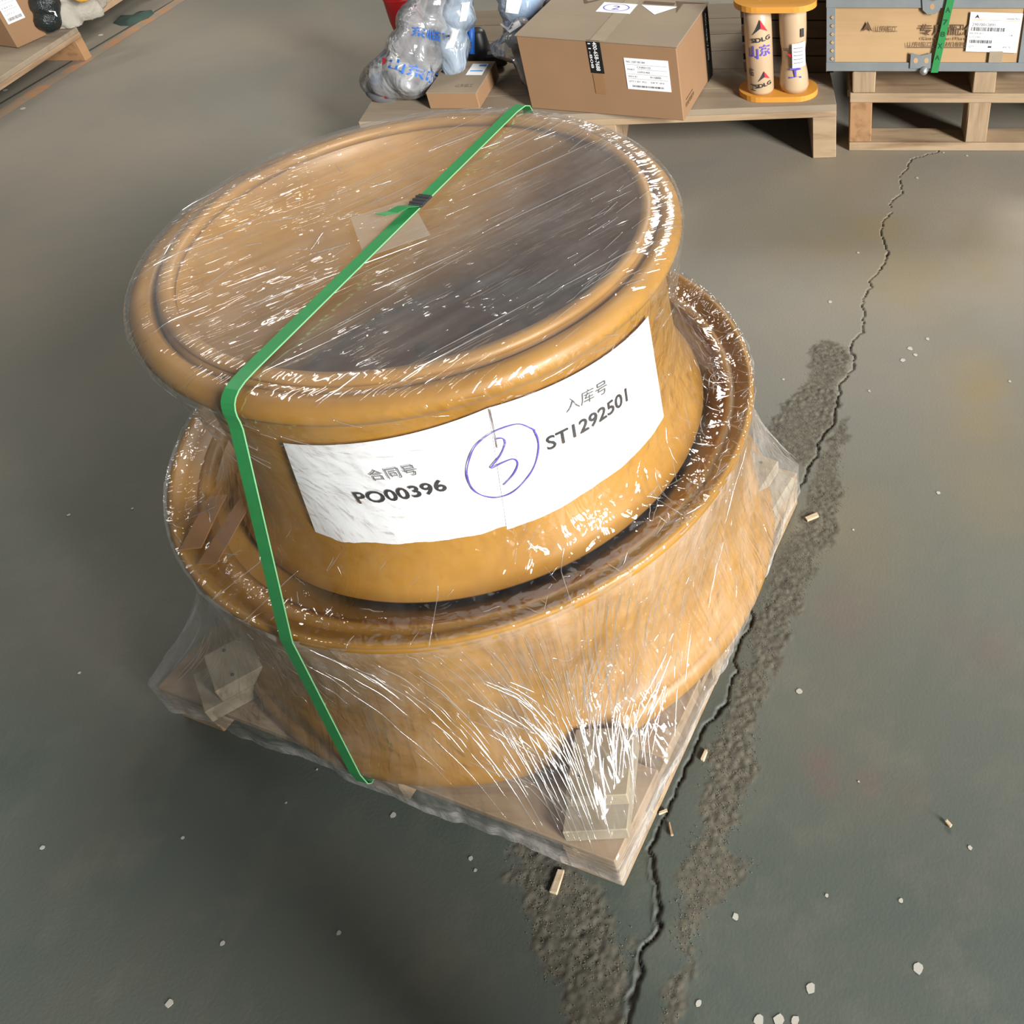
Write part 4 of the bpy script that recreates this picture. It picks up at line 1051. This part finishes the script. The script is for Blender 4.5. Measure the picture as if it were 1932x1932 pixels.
# lock plates
for (x, z, up_) in ((.315, CZ0+.012, 1), (.340, CZ1-.035, 0)):
    mb = MB()
    if up_: mb.prism([(x-.035, 0), (x+.035, 0), (x+.035, .055), (x+.02, .05), (x, .045), (x-.02, .05), (x-.035, .055)], 0, .003)
    else: mb.prism([(x-.035, .04), (x+.035, .04), (x+.026, 0), (x+.01, -.014), (x-.014, -.014), (x-.03, 0)], 0, .003)
    mb.v = [(a, YF-.0025-c_, z+b) for a, b, c_ in mb.v]; mb.f = [tuple(f) for f in mb.f]
    lp = obj('lock_plate', mb, 'greyband', cr)
    mb = MB()
    for q in (-.017, .019):
        zz = z+.028 if up_ else z+.012
        if up_ or q > 0: mb.add([Vector((x+q*up_-.0+.008*math.cos(a), YF-.0060, zz+.010*math.sin(a))) for a in np.linspace(0, 2*math.pi, 12, endpoint=False)], [tuple(range(12))])
    obj('lock_hole', mb, 'plypanel', lp)
    mb = MB().lathe([(.001, .016), (.010, .013), (.014, .006), (.015, 0), (.001, 0)], (x+.012, YF-.006, z+(-.008 if up_ else .05)), 16, axis=(0, -1, 0)); obj('lock_knob', mb, 'steel', lp)
# stencilled writing
mt = MB(); flat_text(mt, '山东临工', cf(.158, .447, .001), UX, Zv, .017, .073, .006)
mt2 = MB()
for tri in ([(0, 0), (.017, .035), (.034, 0), (.017, .009)],): mt.add([cf(.115+x, .447+y, .001) for x, y in tri], [(0, 1, 3), (1, 2, 3)])
obj('stencil', mt, 'inkbrown', cr)
mt = MB(); flat_text(mt, '专用配件', cf(.302, .438, .001), UX, Zv, .030, .20, .01)
flat_text(mt, 'Genuine Parts', cf(.312, .418, .001), UX, Zv, .011, .17)
flat_text(mt, '山东临工工程机械有限公司', cf(.266, .396, .001), UX, Zv, .014, .27)
quad(mt, cf(.266, .391, .001), UX, Zv, .26, .002)
obj('stencil', mt, 'inkbrown', cr)
# white label
lo_ = cf(.464, .379, .0012); lux = Vector((1, 0, -.03)).normalized(); luz = Vector((.03, 0, 1)).normalized()
L = label_plate(cr, lo_, lux, luz, .172, .135, [('t', .70, .84, .26, .05, 'Genuine Parts'), ('t', .06, .66, .44, .075, '29070012891'), ('b', .05, .53, .66, .10, ''), ('t', .04, .45, .26, .045, 'FILTER SET'), ('t', .04, .36, .2, .04, 'LOT 2301'), ('b', .05, .22, .44, .085, ''), ('t', .05, .11, .1, .05, 'QTY'), ('t', .42, .11, .07, .05, '1'), ('t', .72, .11, .14, .05, 'PCS'), ('t', .80, .42, .08, .045, 'OK')], 9)
mb = MB(); poly_on(mb, lo_+Vector((0, -.0012, 0)), lux, luz, [(.015, .114), (.024, .128), (.032, .114), (.024, .118)]); obj('label_mark', mb, 'ink', L)
mb = MB(); quad(mb, lo_+Vector((0, -.0012, 0))+luz*.109+lux*.005, lux, luz, .16, .0014); obj('label_line', mb, 'spoolplate', L)
mb = MB(); slab(mb, cf(.545, CZ0+.032, .0022), UX, Zv, .045, .04, .0005); obj('torn_clear_sticker', mb, tpm, cr)
# green strap on the crate
gs = thing('strapping_band', (.37, YF, CZ0), 'wide green strapping band with dark marks around the plywood crate', 'strap')
mb = MB(); a = cf(.352, CZ0-.0015, .0085); b = cf(.386, CZ1+.005, .0085); w_ = .024
P = [a, a+UX*w_, b+UX*w_, b]; mb.add(P+[p+Vector((0, -.001, 0)) for p in P], [(0, 1, 2, 3), (7, 6, 5, 4), (0, 4, 5, 1), (1, 5, 6, 2), (2, 6, 7, 3), (3, 7, 4, 0)])
obj('band', mb, 'strap', gs)
mb = MB(); P = [b, b+UX*w_, b+UX*w_+Vector((.03, DCR, 0)), b+Vector((.03, DCR, 0))]; mb.add(P+[p+Vector((0, 0, .001)) for p in P], [(3, 2, 1, 0), (4, 5, 6, 7), (0, 1, 5, 4), (1, 2, 6, 5), (2, 3, 7, 6), (3, 0, 4, 7)]); obj('band_top_run', mb, 'strap', gs)
mt = MB()
for k, s_ in enumerate(('A', 'X', '8', '7', 'A')):
    q = a.lerp(b, .18+k*.16)+Vector((.004, -.0016, 0)); flat_text(mt, s_, q, UX, Zv, .018, .016, .02)
M['strapdark'] = plain('dark_green_print', srgb(20, 74, 42), .5, .1); obj('band_print', mt, 'strapdark', gs)

# ------------------------------------------------------------------ bags with parts (top centre)
def blob(pts_r, subdiv=4, amp=.12, freq=9, seed=0, flat=None):
    "organic bag: union of a spine of spheres, wrapped and crumpled"
    import bmesh
    bm = bmesh.new(); bmesh.ops.create_icosphere(bm, subdivisions=subdiv, radius=1.0)
    P = [Vector(p[:3]) for p in pts_r]; cen = sum(P, Vector())/len(P)
    mb = MB(); vs = []
    for v in bm.verts:
        d = v.co.normalized(); best = 0
        for (x, y, z, r) in pts_r:
            oc = cen-Vector((x, y, z)); b = oc.dot(d); c_ = oc.dot(oc)-r*r; D = b*b-c_
            if D > 0: best = max(best, -b+math.sqrt(D))
        if best == 0: best = min(p[3] for p in pts_r)*.6
        vs.append([cen, d, best])
    # smooth radii
    for _ in range(2):
        nb_ = [[e.other_vert(v).index for e in v.link_edges] for v in bm.verts]
        rr = [x[2] for x in vs]
        for i, nn in enumerate(nb_): vs[i][2] = .5*rr[i]+.5*sum(rr[k] for k in nn)/len(nn)
    out = []
    for cen_, d, r in vs:
        p = cen_+d*r
        k = abs(mnoise.noise(p*freq+Vector((seed, 0, 0))))*1.0+.5*abs(mnoise.noise(p*freq*2.7+Vector((0, seed, 0))))
        p = cen_+d*(r*(1-amp*k))
        if flat is not None and p.z < flat: p.z = flat+.002*abs(mnoise.noise(p*30))
        out.append(p)
    mb.add(out, [tuple(v.index for v in f.verts) for f in bm.faces], True)
    bm.free(); return mb
def on_surface(mb, P, proj_dir, off=.002):
    bv = BVHTree.FromPolygons([Vector(v) for v in mb.v], mb.f)
    out = []
    for p in P:
        h = bv.ray_cast(Vector(p)-proj_dir*.6, proj_dir)
        out.append((h[0]-proj_dir*off) if h[0] else Vector(p))
    return out
def bag_text(bag_mb, T, s, px0, px1, zc, h, mat, name='bag_print', bold=.02):
    "writing laid on the bag: from pixel px0 to px1 at height about zc"
    a = at(*px0, zc); b = at(*px1, zc); view = ((a+b)/2-Vector((0, 0, CH))).normalized()
    d = (b-a); L_ = d.length; d.normalize(); d = (d-view*d.dot(view)).normalized(); n_ = d.cross(view)*-1
    if n_.z < 0: n_ = -n_
    v, f, W = text_geo(s, bold); k = L_/W
    P = [a+d*(x*k)+n_*(y*h/.73) for x, y in v]
    mb = MB().add(on_surface(bag_mb, P, view), f); return obj(name, mb, mat, T)
def bag_label(bag_mb, T, corners_px, zc, name='bag_label'):
    q = [at(*c, zc) for c in corners_px]; view = (sum(q, Vector())/4-Vector((0, 0, CH))).normalized(); n = 5; P = []
    for j in range(n+1):
        for i in range(n+1):
            s, t = i/n, j/n; P.append((q[0]*(1-s)+q[1]*s)*(1-t)+(q[3]*(1-s)+q[2]*s)*t)
    P = on_surface(bag_mb, P, view, .004)
    f = [(j*(n+1)+i, (j+1)*(n+1)+i, (j+1)*(n+1)+i+1, j*(n+1)+i+1) for j in range(n) for i in range(n)]
    return obj(name, MB().add(P, f, True), 'label', T)

# bag A
A_ = [(-1.575, 3.02, .262, .055), (-1.51, 3.01, .278, .075), (-1.435, 3.01, .290, .088), (-1.42, 3.08, .34, .095), (-1.395, 3.15, .41, .09), (-1.36, 3.21, .48, .075), (-1.35, 3.26, .56, .055)]
T = thing('plastic_bag', (-1.45, 3.05, ZP), 'clear plastic bag with blue print holding grey metal parts, leftmost on the carton pallet', 'bag')
ba = blob(A_, 5, .13, 5, 3, ZP+.003); obj('bag_skin', ba, 'bagclear', T)
mb = MB(); mb.lathe([(.001, 0), (.05, 0), (.058, .01), (.058, .05), (.045, .06), (.001, .06)], (-1.53, 3.03, ZP+.006), 28, axis=(-.25, -.5, .9)); obj('round_part', mb, 'greymetal', T)
mb = MB(); mb.lathe([(.001, 0), (.022, 0), (.022, .01), (.001, .01)], (-1.545, 3.00, ZP+.068), 24, axis=(-.25, -.5, .9)); obj('blue_cap', mb, 'blueplastic', T)
mb = MB(); mb.tube([(-1.44, 3.02, .26), (-1.41, 3.09, .34), (-1.37, 3.17, .43), (-1.35, 3.22, .50)], [.035, .03, .022, .02], 14); mb.box((-1.43, 3.04, .27), (.07, .05, .05), .4, .006); obj('metal_casting', mb, 'darkmetal', T)
mb = MB(); mb.tube([(-1.48, 3.03, .24), (-1.43, 3.0, .25)], [.03, .035], 14); mb.lathe([(.02, 0), (.034, 0), (.034, .02), (.02, .02)], (-1.45, 3.02, .29), 20, closed=True, axis=(.3, -.6, .6)); obj('steel_fitting', mb, 'steel', T)
bag_text(ba, T, '山东临工', (733, 128), (822, 158), .30, .032, 'blueink')
bag_text(ba, T, '东临工', (776, 66), (838, 78), .40, .026, 'blueink')
bag_text(ba, T, '▲', (722, 122), (732, 116), .28, .018, 'logored')
bag_text(ba, T, '▲', (704, 178), (722, 184), .25, .018, 'logored')
bag_label(ba, T, [(852, 52), (866, 58), (856, 90), (840, 92)], .45)
# bag B - tall bluish bag behind
B_ = [(-1.315, 3.09, .26, .05), (-1.31, 3.14, .34, .065), (-1.29, 3.20, .43, .07), (-1.27, 3.26, .53, .06)]
T = thing('plastic_bag', (-1.3, 3.15, ZP), 'tall bluish clear bag with white label, leaning against the grey parts bag', 'bag')
bb = blob(B_, 4, .18, 10, 8, ZP+.003); obj('bag_skin', bb, 'bagblue', T)
mb = MB(); mb.tube([(-1.315, 3.10, .25), (-1.305, 3.16, .35), (-1.285, 3.21, .44), (-1.275, 3.25, .5)], [.03, .034, .03, .02], 12); obj('dark_hose', mb, 'darkmetal', T)
bag_label(bb, T, [(872, 6), (887, 3), (880, 40), (866, 42)], .5)
mb = MB(); mb.tube([(-1.26, 3.16, .30), (-1.25, 3.2, .40)], [.012, .012], 10); obj('blue_strip', mb, 'blueink', T)
# bag C - blue with white label
C_ = [(-1.10, 3.24, .33, .07), (-1.09, 3.28, .41, .085), (-1.06, 3.34, .50, .09), (-1.14, 3.33, .46, .06)]
T = thing('plastic_bag', (-1.09, 3.3, ZP), 'pale blue plastic bag with large white label, behind the folded grey bag', 'bag')
bcg = blob(C_, 4, .2, 9, 12, ZP+.003); obj('bag_skin', bcg, 'bagblue', T)
mb = MB(); mb.tube([(-1.10, 3.26, .26), (-1.09, 3.3, .40), (-1.05, 3.35, .50)], [.05, .05, .04], 14); obj('blue_part', mb, 'blueplastic', T)
bag_label(bcg, T, [(956, 0), (985, 0), (978, 27), (953, 24)], .46)
# bag D - folded grey with label, pointed
T = thing('plastic_bag', (-1.08, 3.12, ZP), 'small folded grey zip bag with square white sticker, leaning on the big carton', 'bag')
D_ = [(-1.145, 3.12, .335, .035), (-1.09, 3.11, .345, .055), (-1.04, 3.08, .30, .05), (-1.035, 3.03, .245, .028), (-1.06, 3.16, .40, .04)]
bd = blob(D_, 4, .14, 8, 15, ZP+.003); obj('bag_skin', bd, 'bagclear', T)
mb = MB(); mb.box((-1.06, 3.12, .30), (.07, .05, .10), .5, .01); mb.cyl((-1.05, 3.08, .23), .025, .09, 14); obj('dark_part', mb, 'darkmetal', T)
bag_label(bd, T, [(943, 45), (975, 32), (983, 48), (962, 62)], .38)
# lilac bag
E_ = [(-1.00, 3.40, .36, .07), (-.96, 3.43, .44, .08), (-.93, 3.47, .52, .08)]
T = thing('plastic_bag', (-.97, 3.43, ZP), 'pale lilac wrapped bundle behind the left edge of the big carton', 'bag')
be = blob(E_, 4, .22, 12, 18, ZP+.003); obj('bag_skin', be, 'baglilac', T)
mb = MB(); mb.tube([(-1.0, 3.4, .30), (-.96, 3.43, .44), (-.93, 3.47, .5)], [.045, .05, .05], 12); obj('wrapped_core', mb, 'lilac', T)
# black metal part and brown pieces
mb = MB(); mb.lathe([(.001, 0), (.05, 0), (.06, .015), (.06, .05), (.035, .06), (.03, .12), (.02, .13), (.001, .13)], (-1.27, 3.28, ZP+.004), 24); mb.box((-1.21, 3.25, ZP+.035), (.07, .05, .05), .3, .008)
o = obj('cast_part', mb, 'black'); tag(o, 'black cast metal part with bright bolt, between the plastic bags', 'metal part')
# red cylinder
mb = MB(); mb.lathe([(.001, 0), (.035, .002), (.048, .03), (.058, .12), (.06, .30), (.055, .33), (.001, .33)], (-1.565, 3.40, ZP+.002), 28)
for k in range(3): mb.lathe([(.0595, .20+k*.04), (.062, .205+k*.04), (.0595, .21+k*.04)], (-1.565, 3.40, ZP+.002), 28)
tag(obj('red_canister', mb, 'red'), 'red tapered canister standing behind the grey parts bag', 'canister')

# ------------------------------------------------------------------ far left pallets
ZL = .130
T = thing('wooden_pallet', (-3.6, 3.2, 0), 'wooden pallet beside the orange floor line carrying a carton and black bag', 'pallet')
x1 = -3.135; Lp = 1.42; Dp = 1.0; y1 = 3.80
fx = lambda y: 0.0
for i in range(5):
    mb = MB(); mb.box((x1-.1-.2*i, y1-Lp/2, ZL-.010), (.197, Lp, .020), 0, .0015); obj('deck_board', mb, 'greydeck', T)
mb = MB(); mb.box((x1-.010, y1-Lp/2, ZL-.030), (.02, Lp, .020), 0, .0015); obj('edge_board', mb, 'woody', T)
for yy in (y1-.022, y1-Lp/2, y1-Lp+.022):
    mb = MB(); mb.box((x1-Dp/2, yy, (ZL-.041)/2), (Dp-.002, .044, ZL-.041), 0, .002); obj('runner', mb, 'warmwood', T)
T = thing('wooden_pallet', (-3.7, 4.7, 0), 'wooden pallet at the top left beyond the grey sheet, only its edge in view', 'pallet')
x2 = -3.20; y2 = 3.98
for i in range(5):
    mb = MB(); mb.box((x2-.1-.2*i, y2+.6, ZL-.010), (.197, 1.2, .020), 0, .0015); obj('deck_board', mb, 'greydeck', T)
mb = MB(); mb.box((x2-.010, y2+.6, ZL-.032), (.02, 1.2, .024), 0, .0015); obj('edge_board', mb, 'woody', T)
for yy in (y2+.53, y2+1.17):
    mb = MB(); mb.box((x2-Dp/2, yy, (ZL-.045)/2), (Dp-.002, .05, ZL-.045), 0, .002); obj('runner', mb, 'warmwood', T)
# carton
la = at(35, 92, ZL+.001); lb_ = at(90, 67, ZL+.001); ux_ = (lb_-la).normalized(); uy_ = Vector((-ux_.y, ux_.x, 0)); Wl = (lb_-la).length; Dl = .26; Hl = .26
T = thing('cardboard_box', (la.x, la.y, ZL), 'brown carton with white and blue label, cut by the left edge of the photo', 'box')
rl = math.atan2(ux_.y, ux_.x); cen = la+ux_*Wl/2+uy_*Dl/2
mb = MB(); mb.box(cen+Zv*(Hl/2), (Wl, Dl, Hl-.004), rl, .003); obj('body', mb, 'card', T)
mb = MB(); mb.box(cen+Zv*(Hl), (Wl+.004, Dl+.004, .004), rl, .001); obj('top_flap', mb, 'cardtop', T)
label_plate(T, la+ux_*.012+Zv*.095-uy_*.0022, ux_, Zv, .075, .10, [('t', .1, .82, .7, .06, '山东临工'), ('r', .1, .72, .8, .01, ''), ('t', .1, .55, .6, .06, 'PARTS'), ('r', .1, .48, .8, .01, ''), ('t', .1, .3, .5, .06, 'QTY 1'), ('b', .1, .08, .8, .12, '')], 3)
# black bag
T = thing('plastic_bag', (-3.2, 3.8, ZL), 'glossy black plastic bag standing next to the left carton', 'bag')
pb = at(104, 40, ZL+.06)
bk_ = blob([(pb.x-.03, pb.y, ZL+.055, .05), (pb.x-.02, pb.y+.02, ZL+.12, .055), (pb.x-.01, pb.y+.04, ZL+.2, .05)], 4, .2, 10, 22, ZL+.002); obj('bag_skin', bk_, 'blackbag', T)
bag_text(bk_, T, '▲', (91, 20), (97, 24), ZL+.1, .012, 'label')
# grey-white crumpled sheet
c1 = at(140, 28, ZL+.03)
sh = blob([(c1.x-.03, c1.y-.02, ZL+.02, .07), (c1.x+.02, c1.y+.06, ZL+.03, .07), (c1.x-.06, c1.y+.06, ZL+.05, .08), (c1.x+.0, c1.y-.05, ZL+.0, .05), (c1.x-.02, c1.y+.16, ZL+.03, .06)], 5, .34, 7, 30, ZL+.002)
tag(obj('crumpled_sheet', sh, 'cloth'), 'crumpled grey white packing sheet on the pallet corner at top left', 'packing sheet')
c2 = at(160, 0, ZL+.1)
yb = blob([(c2.x, c2.y, ZL+.14, .05), (c2.x+.03, c2.y+.07, ZL+.13, .05), (c2.x+.0, c2.y+.14, ZL+.14, .045)], 4, .2, 9, 33)
for i, v in enumerate(yb.v): yb.v[i] = v
tag(obj('yellow_bundle', yb, 'yellow'), 'yellow orange wrapped part resting on the crumpled grey sheet', 'bundle')
# dark green rag on the floor
poly = [at(x, y) for x, y in [(213, 44), (222, 37), (242, 36), (262, 30), (272, 24), (286, 19), (291, 26), (280, 35), (262, 42), (244, 49), (228, 49)]]
vs = [Vector((p.x, p.y, .001)) for p in poly]; cen = sum(vs, Vector())/len(vs)
mb = MB(); n = len(vs)
allv = [v.copy() for v in vs]+[cen.lerp(v, .7)+Zv*(.014+.006*math.sin(i*2.3)) for i, v in enumerate(vs)]+[cen+Zv*.018]
mb.add(allv, [(i, (i+1) % n, n+(i+1) % n, n+i) for i in range(n)]+[(n+i, n+(i+1) % n, 2*n) for i in range(n)], True)
tag(obj('green_rag', mb, 'darkgreen'), 'dark green rag lying on the floor beside the orange line', 'rag')

# ------------------------------------------------------------------ the photographer, standing behind the camera (shades the near floor)
def skin_part(name, chains, mat, parent, sub=1):
    vs = []; es = []; rs = []
    for ch in chains:
        for i, (p, r) in enumerate(ch):
            key = tuple(round(c, 4) for c in p)
            if key in vs: k = vs.index(key)
            else: vs.append(key); rs.append(r); k = len(vs)-1
            if i: es.append((prev, k))
            prev = k
    o0 = ORG[parent.name]
    me = bpy.data.meshes.new(name); me.from_pydata([tuple(Vector(v)-o0) for v in vs], es, []); me.materials.append(M[mat])
    o = bpy.data.objects.new(name, me); COL.objects.link(o); o.parent = parent
    md = o.modifiers.new('skin', 'SKIN'); md.use_smooth_shade = True
    if not me.skin_vertices: me.attributes.new('skin', 'FLOAT', 'POINT')
    for i, r in enumerate(rs): me.skin_vertices[0].data[i].radius = (r, r)
    me.skin_vertices[0].data[0].use_root = True
    ss = o.modifiers.new('sub', 'SUBSURF'); ss.levels = ss.render_levels = sub
    return o

PX_, PY_ = .35, -.22
per = thing('person', (PX_, PY_, 0), 'person in dark work jacket and trousers standing behind the camera, both hands raised', 'person')
M['workcloth'] = plain('dark_work_cloth', srgb(44, 50, 60), .85, .12, 12)
M['skin'] = plain('skin', srgb(196, 148, 118), .55, .05, 10)
M['hair'] = plain('black_hair', srgb(24, 22, 20), .6, .2, 30)
def pp(x, y, z): return (PX_+x, PY_+y, z)
hip = pp(0, -.04, .93)
body = [[(hip, .15), (pp(0, -.03, 1.10), .135), (pp(0, -.03, 1.28), .155), (pp(0, -.02, 1.40), .125), (pp(0, 0, 1.50), .058)]]
for s_ in (-1, 1):
    body.append([(hip, .15), (pp(s_*.10, -.04, .86), .095), (pp(s_*.115, -.01, .48), .062), (pp(s_*.12, -.04, .12), .045)])
    hand = (s_*.065, -.055, 1.665)
    body.append([(pp(0, -.02, 1.40), .125), (pp(s_*.185, -.02, 1.40), .058), (pp(s_*.25-.04, .10, 1.22), .046), ((s_*.085+.01, -.115, 1.59), .032)])
skin_part('clothing', body, 'workcloth', per, 1)
for s_ in (-1, 1):
    w0 = (s_*.085+.01, -.115, 1.59); pm = (s_*.078, -.075, 1.655)
    ch = [[(w0, .026), (pm, .030)]]
    for i in range(4):
        z = 1.690-.020*i; ch.append([(pm, .030), ((s_*.082, -.050, z), .0095), ((s_*.070, -.022, z+.002), .0085), ((s_*.050, -.018, z), .0075)])
    ch.append([(pm, .030), ((s_*.062, -.070, 1.70), .011), ((s_*.050, -.052, 1.712), .009)])
    skin_part('hand', ch, 'skin', per, 1)
skin_part('head', [[(pp(0, 0, 1.47), .052), (pp(0, .01, 1.55), .062), (pp(0, .025, 1.62), .088), (pp(0, .01, 1.70), .094), (pp(0, 0, 1.755), .06)],
    [(pp(0, .025, 1.62), .088), (pp(0, .115, 1.635), .012), (pp(0, .125, 1.62), .012)]], 'skin', per, 2)
mb = MB()
for s_ in (-1, 1):
    mb = MB(); mb.lathe([(.001, -.014), (.010, -.009), (.014, 0), (.010, .009), (.001, .014)], pp(s_*.034, .088, 1.662), 14); obj('eye', mb, 'label', per)
    mb = MB(); mb.lathe([(.001, -.030), (.010, -.020), (.013, 0), (.012, .020), (.001, .030)], pp(s_*.094, .005, 1.65), 12); obj('ear', mb, 'skin', per)
mb = MB().lathe([(.001, -.006), (.022, -.003), (.024, .002), (.001, .006)], pp(0, .100, 1.582), 16); obj('mouth', mb, 'logored', per)
mb = MB().lathe([(.099, -.02), (.108, .02), (.102, .06), (.075, .092), (.03, .105), (.001, .107), (.001, .09), (.06, .08), (.092, .05), (.096, .0)], pp(0, -.012, 1.69), 28); obj('hair', mb, 'hair', per)
for s_ in (-1, 1):
    mb = MB(); mb.box(pp(s_*.12, .03, .045), (.10, .28, .09), 0, .03); obj('shoe', mb, 'black', per)
mb = MB(); mb.box((-.0, -.030, 1.700), (.085, .008, .155), 0, .003)
tag(obj('phone', mb, 'black'), 'black phone held up in both hands of the person behind the camera', 'phone')
